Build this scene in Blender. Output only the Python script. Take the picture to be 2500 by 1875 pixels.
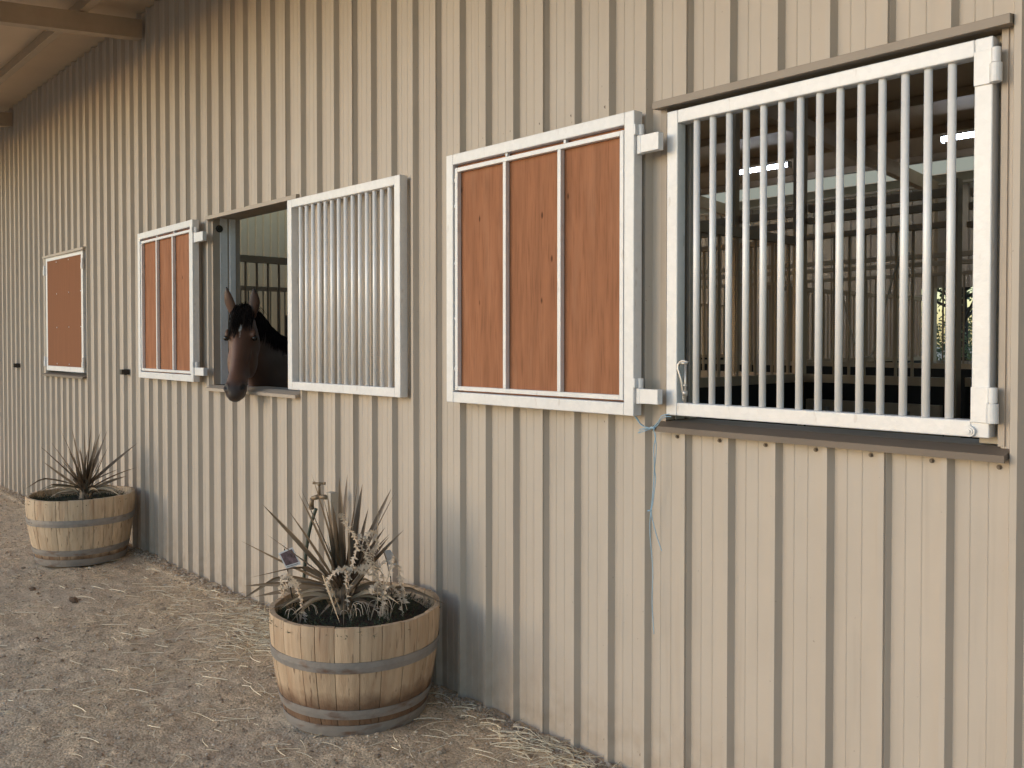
import bpy, bmesh, math, random
import numpy as np
from mathutils import Vector, Matrix, noise
R_ = math.radians
sc = bpy.context.scene
for o in list(bpy.data.objects): bpy.data.objects.remove(o)
col = sc.collection

# ------------------------------------------------------------ camera
CAM = Vector((0, -2.777, 1.736))
cd = bpy.data.cameras.new('camera'); cam = bpy.data.objects.new('camera', cd); col.objects.link(cam)
cd.sensor_width = 36; cd.lens = 36 * 2200 / 2500; cd.shift_y = -56.5 / 2500
cd.clip_start = .05; cd.clip_end = 1500
YAW, PIT = R_(42.375), R_(1.12)
fw = Vector((-math.cos(YAW) * math.cos(PIT), math.sin(YAW) * math.cos(PIT), -math.sin(PIT)))
cam.location = CAM
cam.rotation_euler = fw.to_track_quat('-Z', 'Y').to_euler()
sc.camera = cam
# ------------------------------------------------------------ world, sun, exposure
SUN_EL, SUN_AZ = R_(9), (-.42, -.907)          # low soft light from the left, shining in under the verandah
w = bpy.data.worlds.new("World"); sc.world = w; w.use_nodes = True
nt = w.node_tree; nt.nodes.clear()
sky = nt.nodes.new('ShaderNodeTexSky'); sky.sky_type = 'NISHITA'; sky.sun_disc = False
sky.sun_elevation = SUN_EL; sky.sun_rotation = math.atan2(SUN_AZ[0], SUN_AZ[1])
sky.dust_density = 1.0; sky.air_density = 1.2; sky.ozone_density = .6
bg = nt.nodes.new('ShaderNodeBackground'); bg.inputs[1].default_value = .15
wo = nt.nodes.new('ShaderNodeOutputWorld')
nt.links.new(sky.outputs[0], bg.inputs[0]); nt.links.new(bg.outputs[0], wo.inputs[0])
sl = bpy.data.lights.new('sun', 'SUN'); sl.energy = .42; sl.angle = R_(44); sl.color = (1, .955, .90)
so = bpy.data.objects.new('sun', sl); col.objects.link(so); so.location = (0, 0, 30)
sd = Vector((SUN_AZ[0] * math.cos(SUN_EL), SUN_AZ[1] * math.cos(SUN_EL), math.sin(SUN_EL)))
so.rotation_euler = sd.to_track_quat('Z', 'Y').to_euler()
sc.view_settings.view_transform = 'Standard'; sc.view_settings.look = 'None'
sc.view_settings.exposure = .72; sc.view_settings.gamma = 1
sc.view_settings.use_white_balance = True
sc.view_settings.white_balance_temperature = 4950
sc.view_settings.white_balance_tint = 10
sc.cycles.max_bounces = 8; sc.cycles.diffuse_bounces = 6

# ------------------------------------------------------------ materials
def mat(name, base, rough=.6, metal=0., var=.12, scale=6., bump=0., bscale=40., stretch=(1, 1, 1), spec=.5, fn=None, coords='Object'):
    m = bpy.data.materials.new(name); m.use_nodes = True
    n = m.node_tree.nodes; L = m.node_tree.links
    b = n['Principled BSDF']; b.inputs['Roughness'].default_value = rough; b.inputs['Metallic'].default_value = metal
    b.inputs['Specular IOR Level'].default_value = spec
    tc = n.new('ShaderNodeTexCoord'); mp = n.new('ShaderNodeMapping'); mp.inputs['Scale'].default_value = stretch
    L.new(tc.outputs[coords], mp.inputs[0])
    nz = n.new('ShaderNodeTexNoise'); nz.inputs['Scale'].default_value = scale; nz.inputs['Detail'].default_value = 8; nz.inputs['Roughness'].default_value = .65
    L.new(mp.outputs[0], nz.inputs['Vector'])
    cr = n.new('ShaderNodeMapRange'); cr.inputs[1].default_value = .25; cr.inputs[2].default_value = .75
    cr.inputs[3].default_value = 1 - var; cr.inputs[4].default_value = 1 + var
    L.new(nz.outputs[0], cr.inputs[0])
    mx = n.new('ShaderNodeVectorMath'); mx.operation = 'SCALE'; mx.inputs[0].default_value = base
    L.new(cr.outputs[0], mx.inputs['Scale'])
    L.new(mx.outputs[0], b.inputs['Base Color'])
    if bump:
        n2 = n.new('ShaderNodeTexNoise'); n2.inputs['Scale'].default_value = bscale; n2.inputs['Detail'].default_value = 6
        L.new(mp.outputs[0], n2.inputs['Vector'])
        bp = n.new('ShaderNodeBump'); bp.inputs['Strength'].default_value = bump; bp.inputs['Distance'].default_value = .01
        L.new(n2.outputs[0], bp.inputs['Height']); L.new(bp.outputs[0], b.inputs['Normal'])
    if fn: fn(m, n, L, b, mp, mx)
    return m
def mathn(n, L, op, a, b=None, clamp=False):
    q = n.new('ShaderNodeMath'); q.operation = op; q.use_clamp = clamp
    for i, v in enumerate((a, b)):
        if v is None: continue
        if isinstance(v, (int, float)): q.inputs[i].default_value = v
        else: L.new(v, q.inputs[i])
    return q.outputs[0]
def mixc(n, L, f, a, b):
    q = n.new('ShaderNodeMix'); q.data_type = 'RGBA'
    for s, v in ((q.inputs[0], f), (q.inputs[6], a), (q.inputs[7], b)):
        if isinstance(v, (int, float)): s.default_value = v
        elif isinstance(v, tuple): s.default_value = (*v, 1) if len(v) == 3 else v
        else: L.new(v, s)
    return q.outputs[2]
def noisef(n, L, vec, scale, detail=5, lo=.4, hi=.6, st=None):
    if st:
        mp = n.new('ShaderNodeMapping'); mp.inputs['Scale'].default_value = st; L.new(vec, mp.inputs[0]); vec = mp.outputs[0]
    q = n.new('ShaderNodeTexNoise'); q.inputs['Scale'].default_value = scale; q.inputs['Detail'].default_value = detail
    L.new(vec, q.inputs['Vector'])
    r = n.new('ShaderNodeMapRange'); r.inputs[1].default_value = lo; r.inputs[2].default_value = hi
    L.new(q.outputs[0], r.inputs[0]); return r.outputs[0]

WALLC = (.505, .440, .362)
def wallfn(m, n, L, b, mp, mx):
    tc = [q for q in n if q.type == 'TEX_COORD'][0].outputs['Object']
    dust = noisef(n, L, tc, 1.1, 6, .35, .75, (1, 1, .45))
    c1 = mixc(n, L, mathn(n, L, 'MULTIPLY', dust, .22), mx.outputs[0], (.60, .54, .45))
    streak = noisef(n, L, tc, 9, 4, .58, .75, (3, 3, .12))
    c2 = mixc(n, L, mathn(n, L, 'MULTIPLY', streak, .32), c1, (.36, .30, .23))
    sp = noisef(n, L, tc, 55, 2, .73, .78)
    c3 = mixc(n, L, mathn(n, L, 'MULTIPLY', sp, .55), c2, (.25, .20, .15))
    # dirt splashed up from the gravel along the foot of the wall
    sx = n.new('ShaderNodeSeparateXYZ'); L.new(tc, sx.inputs[0])
    low = n.new('ShaderNodeMapRange'); low.inputs[1].default_value = .38; low.inputs[2].default_value = 0.; L.new(sx.outputs[2], low.inputs[0])
    spl = mathn(n, L, 'MULTIPLY', low.outputs[0], noisef(n, L, tc, 16, 6, .35, .7), True)
    c4 = mixc(n, L, mathn(n, L, 'MULTIPLY', spl, .6), c3, (.33, .25, .17))
    L.new(c4, b.inputs['Base Color'])
    # slight oil-canning of the flat pans
    oc = n.new('ShaderNodeTexNoise'); oc.inputs['Scale'].default_value = 2.2; oc.inputs['Detail'].default_value = 2
    mo = n.new('ShaderNodeMapping'); mo.inputs['Scale'].default_value = (3.5, 1, .9); L.new(tc, mo.inputs[0]); L.new(mo.outputs[0], oc.inputs['Vector'])
    ob = n.new('ShaderNodeBump'); ob.inputs['Strength'].default_value = .5; ob.inputs['Distance'].default_value = .03; L.new(oc.outputs[0], ob.inputs['Height']); L.new(ob.outputs[0], b.inputs['Normal'])
M = {}
M['wall'] = mat('beige_sheet_steel', WALLC, .5, 0, .05, 3, .05, 300, fn=wallfn, spec=.35)
M['shedwall'] = mat('pale_sheet_steel', (.80, .57, .29), .55, 0, .05, 3)
M['trim'] = mat('beige_flashing', (.42, .355, .28), .5, 0, .1, 5, .04, 200)
M['trimmid'] = mat('weathered_flashing', (.29, .24, .185), .5, 0, .1, 5, .04, 200)
M['trimdark'] = mat('brown_flashing', (.155, .122, .092), .5, 0, .12, 5, .04, 200)
def galvfn(m, n, L, b, mp, mx):
    tc = [q for q in n if q.type == 'TEX_COORD'][0].outputs['Object']
    sp = n.new('ShaderNodeTexVoronoi'); sp.inputs['Scale'].default_value = 55; L.new(tc, sp.inputs['Vector'])
    f = n.new('ShaderNodeMapRange'); f.inputs[3].default_value = .965; f.inputs[4].default_value = 1.03; L.new(sp.outputs['Color'], f.inputs[0])
    s = n.new('ShaderNodeVectorMath'); s.operation = 'SCALE'; L.new(mx.outputs[0], s.inputs[0]); L.new(f.outputs[0], s.inputs['Scale'])
    scr = noisef(n, L, tc, 30, 3, .66, .72, (1, 1, .35))
    c = mixc(n, L, mathn(n, L, 'MULTIPLY', scr, .28), s.outputs[0], (.42, .36, .30))
    L.new(c, b.inputs['Base Color'])
M['galv'] = mat('galvanised_steel', (.76, .755, .75), .45, .12, .06, 9, .08, 90, fn=galvfn)
M['galvbar'] = mat('galvanised_tube', (.92, .91, .90), .40, .08, .04, 9)
M['galvdull'] = mat('dull_galvanised_steel', (.42, .39, .34), .5, .3, .12, 7, .05, 90)
M['frame_in'] = mat('interior_painted_steel', (.46, .36, .245), .5, .1, .12, 5)
M['rubber'] = mat('black_rubber', (.012, .011, .010), .75, 0, .25, 8, .1, 60)
M['black'] = mat('black_plastic', (.015, .014, .013), .4, 0, .1, 8)
M['roof'] = mat('roof_lining', (.60, .47, .32), .55, .0, .08, 2, .05, 30)
M['brass'] = mat('weathered_brass', (.25, .19, .12), .55, .5, .2, 20, .1, 90)
M['hose'] = mat('dark_green_hose', (.035, .05, .035), .5, 0, .15, 12)
M['twine'] = mat('blue_twine', (.36, .50, .62), .8, 0, .2, 60)
M['bolt'] = mat('bolt_steel', (.55, .52, .48), .4, .7, .1, 30)
M['rope'] = mat('pale_rope', (.55, .50, .40), .8, 0, .1, 30)

def plyfn(tone):
    def fn(m, n, L, b, mp, mx):
        tc = [q for q in n if q.type == 'TEX_COORD'][0].outputs['Object']
        oi = n.new('ShaderNodeObjectInfo')
        off = n.new('ShaderNodeVectorMath'); off.operation = 'ADD'; L.new(tc, off.inputs[0])
        sc_ = n.new('ShaderNodeVectorMath'); sc_.operation = 'SCALE'; sc_.inputs[0].default_value = (13, 0, 9); L.new(oi.outputs['Random'], sc_.inputs['Scale'])
        L.new(sc_.outputs[0], off.inputs[1]); v = off.outputs[0]
        g1 = noisef(n, L, v, 5, 6, .38, .66, (5, 5, .55))
        c = mixc(n, L, mathn(n, L, 'MULTIPLY', g1, .62), mx.outputs[0], tuple(x * 1.4 for x in tone))
        g2 = noisef(n, L, v, 9, 8, .5, .7, (14, 14, .7))
        c = mixc(n, L, mathn(n, L, 'MULTIPLY', g2, .6), c, tuple(x * .62 for x in tone))
        g3 = noisef(n, L, v, 3.2, 6, .50, .68, (5, 5, .7))
        c = mixc(n, L, mathn(n, L, 'MULTIPLY', g3, .3), c, (tone[0] * 1.45, tone[1] * 1.7, tone[2] * 2.0))
        vo = n.new('ShaderNodeTexVoronoi'); vo.inputs['Scale'].default_value = 5.5
        mv = n.new('ShaderNodeMapping'); mv.inputs['Scale'].default_value = (1.6, 0, .62); L.new(v, mv.inputs[0]); L.new(mv.outputs[0], vo.inputs['Vector'])
        kn = n.new('ShaderNodeMapRange'); kn.inputs[1].default_value = .065; kn.inputs[2].default_value = .03; L.new(vo.outputs['Distance'], kn.inputs[0])
        c = mixc(n, L, mathn(n, L, 'MULTIPLY', kn.outputs[0], .8), c, (.05, .018, .008))
        L.new(c, b.inputs['Base Color'])
    return fn
PLY = (.31, .138, .064)
M['ply'] = mat('stained_plywood', PLY, .75, 0, .08, 4, .06, 60, (4, 4, .5), fn=plyfn(PLY), spec=.2)
PLY2 = (.25, .115, .055)
M['ply2'] = mat('film_faced_plywood', PLY2, .8, 0, .08, 4, .04, 60, (8, 8, .4), spec=.12)

STZ = (.11, .06)
def stavefn(m, n, L, b, mp, mx):
    tcn = [q for q in n if q.type == 'TEX_COORD'][0]; tc = tcn.outputs['Object']
    ge = n.new('ShaderNodeNewGeometry')
    off = n.new('ShaderNodeVectorMath'); off.operation = 'SCALE'; off.inputs[0].default_value = (7, 11, 5); L.new(ge.outputs['Random Per Island'], off.inputs['Scale'])
    ad = n.new('ShaderNodeVectorMath'); ad.operation = 'ADD'; L.new(tc, ad.inputs[0]); L.new(off.outputs[0], ad.inputs[1]); v = ad.outputs[0]
    r = n.new('ShaderNodeMapRange'); r.inputs[3].default_value = .84; r.inputs[4].default_value = 1.14; L.new(ge.outputs['Random Per Island'], r.inputs[0])
    s = n.new('ShaderNodeVectorMath'); s.operation = 'SCALE'; L.new(mx.outputs[0], s.inputs[0]); L.new(r.outputs[0], s.inputs['Scale'])
    g = noisef(n, L, v, 7, 8, .45, .75, (5, 5, .45))
    c = mixc(n, L, mathn(n, L, 'MULTIPLY', g, .5), s.outputs[0], (.27, .15, .075))
    g2 = noisef(n, L, v, 3, 4, .5, .7, (3, 3, .9))
    c = mixc(n, L, mathn(n, L, 'MULTIPLY', g2, .5), c, (.36, .21, .11))
    g3 = noisef(n, L, v, 20, 3, .62, .70, (3, 3, .25))
    c = mixc(n, L, mathn(n, L, 'MULTIPLY', g3, .75), c, (.12, .065, .035))
    # damp brown stain above the lower hoop and between the lower hoops
    sx = n.new('ShaderNodeSeparateXYZ'); L.new(tc, sx.inputs[0])
    nz = n.new('ShaderNodeTexNoise'); nz.inputs['Scale'].default_value = 14; nz.inputs['Detail'].default_value = 6; L.new(tc, nz.inputs['Vector'])
    zz = mathn(n, L, 'ADD', sx.outputs[2], mathn(n, L, 'MULTIPLY', mathn(n, L, 'SUBTRACT', nz.outputs[0], .5), .11))
    st = n.new('ShaderNodeMapRange'); st.inputs[1].default_value = STZ[0]; st.inputs[2].default_value = STZ[1]; L.new(zz, st.inputs[0])
    c = mixc(n, L, mathn(n, L, 'MULTIPLY', st.outputs[0], .8), c, (.10, .045, .02))
    L.new(c, b.inputs['Base Color'])
M['stave2'] = mat('pale_oak_staves', (.60, .47, .31), .65, 0, .12, 3, .25, 40, (6, 6, .6), fn=stavefn)
STZ = (.205, .140)
M['stave'] = mat('oak_staves', (.56, .42, .27), .65, 0, .12, 3, .25, 40, (6, 6, .6), fn=stavefn)
def hoopfn(m, n, L, b, mp, mx):
    tc = [q for q in n if q.type == 'TEX_COORD'][0].outputs['Object']
    ru = noisef(n, L, tc, 9, 6, .55, .72, (1, 1, 3))
    L.new(mixc(n, L, mathn(n, L, 'MULTIPLY', ru, .8), mx.outputs[0], (.18, .10, .06)), b.inputs['Base Color'])
M['hoop'] = mat('zinc_hoop', (.34, .32, .30), .5, .45, .22, 10, .15, 50, fn=hoopfn)
M['clod'] = mat('dark_clod', (.16, .11, .07), .95, 0, .3, 60, .5, 90)
M['soil'] = mat('potting_soil', (.035, .024, .016), .95, 0, .5, 30, .8, 60)
M['leaf'] = mat('bronze_leaf', (.23, .17, .11), .45, 0, .35, 5, .05, 30)
M['leafdry'] = mat('dry_leaf', (.50, .40, .27), .7, 0, .2, 15)
M['herb'] = mat('green_herb', (.050, .062, .026), .7, 0, .5, 9)
M['frond'] = mat('dead_frond', (.60, .49, .36), .8, 0, .22, 25)
M['tagw'] = mat('white_tag', (.75, .75, .76), .4, 0, .04, 8)
M['tagpic'] = mat('tag_picture', (.16, .11, .12), .35, 0, .9, 45)
M['straw'] = mat('straw', (.80, .70, .50), .7, 0, .3, 3)
M['tube'] = mat('lamp_body', (.7, .7, .68), .4)
mm = bpy.data.materials.new('lamp_glow'); mm.use_nodes = True
b_ = mm.node_tree.nodes['Principled BSDF']; b_.inputs['Emission Color'].default_value = (1, .93, .80, 1); b_.inputs['Emission Strength'].default_value = 14
M['glow'] = mm

mm = bpy.data.materials.new('translucent_sheet'); mm.use_nodes = True; n_ = mm.node_tree.nodes; n_.clear()
q1 = n_.new('ShaderNodeBsdfTransparent'); q1.inputs[0].default_value = (.85, .80, .68, 1); q2 = n_.new('ShaderNodeBsdfTranslucent'); q2.inputs[0].default_value = (.8, .76, .66, 1)
q3 = n_.new('ShaderNodeMixShader'); q3.inputs[0].default_value = .35; q4 = n_.new('ShaderNodeOutputMaterial')
mm.node_tree.links.new(q1.outputs[0], q3.inputs[1]); mm.node_tree.links.new(q2.outputs[0], q3.inputs[2]); mm.node_tree.links.new(q3.outputs[0], q4.inputs[0]); M['skylight'] = mm
mm = bpy.data.materials.new('cream_sheet'); mm.use_nodes = True; n_ = mm.node_tree.nodes; n_.clear()
q2 = n_.new('ShaderNodeBsdfTranslucent'); q2.inputs[0].default_value = (.95, .68, .38, 1); q4 = n_.new('ShaderNodeOutputMaterial'); mm.node_tree.links.new(q2.outputs[0], q4.inputs[0]); M['cream'] = mm  # glowing translucent strip stands in for daylight falling on the far ceiling
def groundfn(m, n, L, b, mp, mx):
    tc = [q for q in n if q.type == 'TEX_COORD'][0].outputs['Object']
    vo = n.new('ShaderNodeTexVoronoi'); vo.inputs['Scale'].default_value = 95; L.new(tc, vo.inputs['Vector'])
    r = n.new('ShaderNodeMapRange'); r.inputs[3].default_value = .62; r.inputs[4].default_value = 1.35; L.new(vo.outputs['Color'], r.inputs[0])
    s = n.new('ShaderNodeVectorMath'); s.operation = 'SCALE'; L.new(mx.outputs[0], s.inputs[0]); L.new(r.outputs[0], s.inputs['Scale'])
    big = noisef(n, L, tc, 1.3, 5, .4, .65)
    c = mixc(n, L, mathn(n, L, 'MULTIPLY', big, .4), s.outputs[0], (.58, .47, .35))
    dk = noisef(n, L, tc, 28, 5, .55, .72)
    c = mixc(n, L, mathn(n, L, 'MULTIPLY', dk, .35), c, (.27, .205, .145))
    pl = noisef(n, L, tc, 60, 3, .64, .72)
    c = mixc(n, L, mathn(n, L, 'MULTIPLY', pl, .5), c, (.68, .60, .50))
    L.new(c, b.inputs['Base Color'])
    n2 = n.new('ShaderNodeTexNoise'); n2.inputs['Scale'].default_value = 70; n2.inputs['Detail'].default_value = 6; L.new(tc, n2.inputs['Vector'])
    h = mathn(n, L, 'ADD', mathn(n, L, 'MULTIPLY', vo.outputs['Distance'], -.5), n2.outputs[0])
    bp = n.new('ShaderNodeBump'); bp.inputs['Strength'].default_value = .6; bp.inputs['Distance'].default_value = .010
    L.new(h, bp.inputs['Height']); L.new(bp.outputs[0], b.inputs['Normal'])
M['ground'] = mat('gravelly_dirt', (.60, .455, .29), .92, 0, .3, 7, fn=groundfn, spec=.15)
def pebfn(m, n, L, b, mp, mx):
    ge = n.new('ShaderNodeNewGeometry')
    cr = n.new('ShaderNodeValToRGB'); e = cr.color_ramp.elements
    e[0].color = (.26, .20, .14, 1); e[1].color = (.74, .63, .48, 1)
    e.new(.5).color = (.44, .345, .24, 1); e.new(.85).color = (.52, .43, .33, 1)
    L.new(ge.outputs['Random Per Island'], cr.inputs[0]); L.new(cr.outputs[0], b.inputs['Base Color'])
M['pebble'] = mat('pebbles', (.3, .24, .17), .85, fn=pebfn, spec=.2)
def bushfn(m, n, L, b, mp, mx):
    ge = n.new('ShaderNodeNewGeometry')
    cr = n.new('ShaderNodeValToRGB'); e = cr.color_ramp.elements
    e[0].color = (.16, .18, .05, 1); e[1].color = (.52, .52, .26, 1)
    L.new(ge.outputs['Random Per Island'], cr.inputs[0]); L.new(cr.outputs[0], b.inputs['Base Color'])
    b.inputs['Transmission Weight'].default_value = 0
M['bush'] = mat('sunlit_leaves', (.1, .11, .04), .45, fn=bushfn)
M['bark'] = mat('bark', (.12, .09, .07), .9, 0, .3, 12, .4, 30, (3, 3, .6))

# ------------------------------------------------------------ mesh helpers
class MB:
    def __init__(s): s.v = []; s.f = []
    def add(s, vs, fs):
        k = len(s.v); s.v += [tuple(v) for v in vs]; s.f += [tuple(i + k for i in f) for f in fs]
    def box(s, x0, x1, y0, y1, z0, z1):
        vs = [(x, y, z) for z in (z0, z1) for x, y in ((x0, y0), (x1, y0), (x1, y1), (x0, y1))]
        s.add(vs, [(3, 2, 1, 0), (4, 5, 6, 7), (0, 1, 5, 4), (1, 2, 6, 5), (2, 3, 7, 6), (3, 0, 4, 7)]); return s
    def cyl(s, p, q, r0, r1=None, n=12, cap=True):
        r1 = r0 if r1 is None else r1
        p = Vector(p); q = Vector(q); d = (q - p).normalized()
        u = d.orthogonal().normalized(); w_ = d.cross(u)
        vs = []
        for c, r in ((p, r0), (q, r1)):
            for i in range(n):
                a = 2 * math.pi * i / n; vs.append(c + u * math.cos(a) * r + w_ * math.sin(a) * r)
        fs = [(i, (i + 1) % n, n + (i + 1) % n, n + i) for i in range(n)]
        if cap: fs += [tuple(range(n - 1, -1, -1)), tuple(range(n, 2 * n))]
        s.add(vs, fs); return s
    def tube(s, pts, r, n=6, taper=None):
        pts = [Vector(p) for p in pts]; N = len(pts); vs = []
        prev = None
        for i, p in enumerate(pts):
            d = (pts[min(i + 1, N - 1)] - pts[max(i - 1, 0)]).normalized()
            u = (prev - d * prev.dot(d)) if prev is not None else d.orthogonal()
            if u.length < 1e-5: u = d.orthogonal()
            u.normalize(); prev = u; w_ = d.cross(u)
            rr = r[i] if isinstance(r, (list, tuple)) else r * (1 if taper is None else 1 + (taper - 1) * i / (N - 1))
            for k in range(n):
                a = 2 * math.pi * k / n; vs.append(p + u * math.cos(a) * rr + w_ * math.sin(a) * rr)
        fs = [(i * n + k, i * n + (k + 1) % n, (i + 1) * n + (k + 1) % n, (i + 1) * n + k) for i in range(N - 1) for k in range(n)]
        fs += [tuple(range(n - 1, -1, -1)), tuple(range((N - 1) * n, N * n))]
        s.add(vs, fs); return s
    def build(s, name, m, parent=None, bevel=0, smooth=False, loc=None):
        me = bpy.data.meshes.new(name); me.from_pydata(s.v, [], s.f); me.update()
        me.materials.append(m)
        if smooth:
            me.polygons.foreach_set('use_smooth', [True] * len(me.polygons))
        o = bpy.data.objects.new(name, me); col.objects.link(o)
        if parent is not None: o.parent = parent
        if loc is not None: o.location = loc
        if bevel:
            b = o.modifiers.new('bevel', 'BEVEL'); b.width = bevel; b.segments = 2; b.limit_method = 'ANGLE'; b.angle_limit = R_(50)
        return o
def empty(name, loc, rz=0):
    o = bpy.data.objects.new(name, None); col.objects.link(o); o.location = loc; o.rotation_euler = (0, 0, rz)
    o.empty_display_size = .1; return o
def tag(o, label=None, cat=None, group=None, kind=None):
    if label: o['label'] = label
    if cat: o['category'] = cat
    if group: o['group'] = group
    if kind: o['kind'] = kind
    return o
def smoothpath(pts, n=6):
    pts = [Vector(p) for p in pts]; out = []
    P = [pts[0]] + pts + [pts[-1]]
    for i in range(1, len(P) - 2):
        for k in range(n):
            t = k / n; a, b, c, d = P[i - 1], P[i], P[i + 1], P[i + 2]
            out.append(.5 * ((2 * b) + (c - a) * t + (2 * a - 5 * b + 4 * c - d) * t * t + (3 * b - a - 3 * c + d) * t ** 3))
    out.append(pts[-1]); return out
rnd = random.Random(11)

# ------------------------------------------------------------ ground
FAR_Y = 13.2
def gz(x, y):
    h = .012 * noise.noise(Vector((x * 1.7, y * 1.7, 3))) + .010 * noise.noise(Vector((x * 7, y * 7, 1))) + .010 * noise.noise(Vector((x * 23, y * 23, 5)))
    if y > -.16 and y < .2: h += .012
    return h
xs = [-400, -200, -100, -60, -40, -30, -24, -20, -17, -15] + [-14 + .1 * i for i in range(40)] + [-10 + .035 * i for i in range(115)] + [-5.975 + .02 * i for i in range(170)] + [-2.5 + .1 * i for i in range(25)] + [.2, 1, 3, 6, 10, 18, 30, 60, 120, 250, 400]
ys = [-400, -200, -100, -60, -40, -25, -15, -10, -7, -5, -4, -3.4] + [-3.0 + .05 * i for i in range(14)] + [-2.3 + .02 * i for i in range(125)] + [.25, .5, 1, 2, 4, 7, 10, 13, 14, 16, 20, 26, 35, 60, 120, 250, 400]
xs = sorted(set(round(x, 3) for x in xs)); ys = sorted(set(round(y, 3) for y in ys))
g = MB()
g.v = [(x, y, gz(x, y) if (-15 < x < 0 and -4 < y < .2) else 0.) for x in xs for y in ys]
ny = len(ys)
g.f = [(i * ny + j, (i + 1) * ny + j, (i + 1) * ny + j + 1, i * ny + j + 1) for i in range(len(xs) - 1) for j in range(ny - 1)]
ground = g.build('ground', M['ground'], smooth=True); ground['kind'] = 'structure'

# loose pebbles (nobody could count them)
g = MB()
ico = bmesh.new(); bmesh.ops.create_icosphere(ico, subdivisions=1, radius=1)
IV = [v.co.copy() for v in ico.verts]; IF = [tuple(v.index for v in f.verts) for f in ico.faces]; ico.free()
def vis_xy():
    # stones lie thicker close to where one looks down at them
    while True:
        t = rnd.random() ** 1.6; x = -2.3 - 10 * t; y = -rnd.random() * (1.2 + 1.4 * min(1, 2.3 * (1 - t))) + .0
        return x, y
for i in range(15000):
    x, y = vis_xy()
    if y > -.035: continue
    r = rnd.choice([.003, .004, .005, .006, .008]) * rnd.uniform(.7, 1.3)
    if rnd.random() < .02: r = rnd.uniform(.010, .018)
    if y > -.2 and rnd.random() < .3: r *= 1.5
    a = rnd.random() * 6.28; ca, sa = math.cos(a), math.sin(a)
    sx_, sy_, sz_ = rnd.uniform(.8, 1.4), rnd.uniform(.7, 1.1), rnd.uniform(.45, .85)
    z = gz(x, y) + r * .15
    vs = []
    for v in IV:
        q = rnd.uniform(.8, 1.15); px, py, pz = v.x * r * sx_ * q, v.y * r * sy_ * q, v.z * r * sz_ * q
        vs.append((x + px * ca - py * sa, y + px * sa + py * ca, z + pz))
    g.add(vs, IF)
for i in range(3600):      # loose stones and crumbs banked against the foot of the wall
    x = -2.3 - 9.5 * rnd.random() ** 1.3; y = -.030 - abs(rnd.gauss(0, .045)); r = rnd.choice([.004, .006, .008, .011]) * rnd.uniform(.7, 1.3)
    a = rnd.random() * 6.28; ca, sa = math.cos(a), math.sin(a); z = gz(x, y) + r * .2
    vs = []
    for v in IV:
        q = rnd.uniform(.75, 1.2); px, py, pz = v.x * r * q * 1.2, v.y * r * q, v.z * r * .75 * q
        vs.append((x + px * ca - py * sa, y + px * sa + py * ca, z + pz))
    g.add(vs, IF)
tag(g.build('gravel', M['pebble']), 'loose pale and brown gravel on the dirt along the barn wall', 'gravel', kind='stuff')

# dark clods trodden out of the stalls
for i, (x, y, r, lab) in enumerate(((-6.42, -.90, .026, 'dark clod on the dirt between the two planters'), (-6.93, -1.02, .020, 'small dark clod on the dirt near the farther planter'), (-5.75, -1.30, .016, 'small dark clod on the dirt at the left'))):
    g = MB(); rr = random.Random(i)
    for q in range(3):
        vs = [(v.x * r * rr.uniform(.8, 1.3) + q * r * .7 - r * .7, v.y * r * rr.uniform(.8, 1.3) + rr.uniform(-.3, .3) * r, v.z * r * .8 * rr.uniform(.8, 1.2) + r * .45) for v in IV]
        g.add(vs, IF)
    tag(g.build('dirt_clod', M['clod'], loc=(x, y, gz(x, y) - .002)), lab, 'clod', 'dark clods on the dirt')
# straw
g = MB()
def strawbit(x, y, L, a, lift=.0, w_=.0017):
    n = 4; pts = []; bend = rnd.uniform(-.5, .5); el = rnd.uniform(-.02, .10) + lift
    z0 = gz(x, y) + .006 + rnd.random() * .01
    for k in range(n + 1):
        s = k / n * L; aa = a + bend * k / n
        pts.append((x + math.cos(aa) * s, y + math.sin(aa) * s, z0 + el * s * (1 - k / n) * 2 + .002))
    g.tube(pts, w_, 3)
def keep(x, y): return y < -.04 and math.hypot(x + 3.65, y + .44) > .36 and math.hypot(x + 7.69, y + .46) > .36
for i in range(1500):
    c = rnd.random()
    if c < .42:   # drift against the wall left of the near planter
        x, y = rnd.gauss(-4.75, .38), -.05 - abs(rnd.gauss(0, .20)); L = rnd.uniform(.05, .22)
    elif c < .62:
        x, y = rnd.gauss(-5.0, 1.0), -.05 - abs(rnd.gauss(0, .55)); L = rnd.uniform(.04, .18)
    elif c < .74:
        x, y = rnd.gauss(-2.65, .18), -.05 - abs(rnd.gauss(0, .10)); L = rnd.uniform(.05, .16)
    else:
        x, y = -2.6 - 8 * rnd.random() ** 1.4, -.05 - 1.9 * rnd.random(); L = rnd.uniform(.03, .14)
    if keep(x, y): strawbit(x, y, L, rnd.gauss(.6, .9) + (math.pi if rnd.random() < .5 else 0), 0, rnd.uniform(.0010, .0022))
tag(g.build('straw', M['straw']), 'loose pale straw scattered over the dirt, thickest against the wall', 'straw', kind='stuff')

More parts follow.
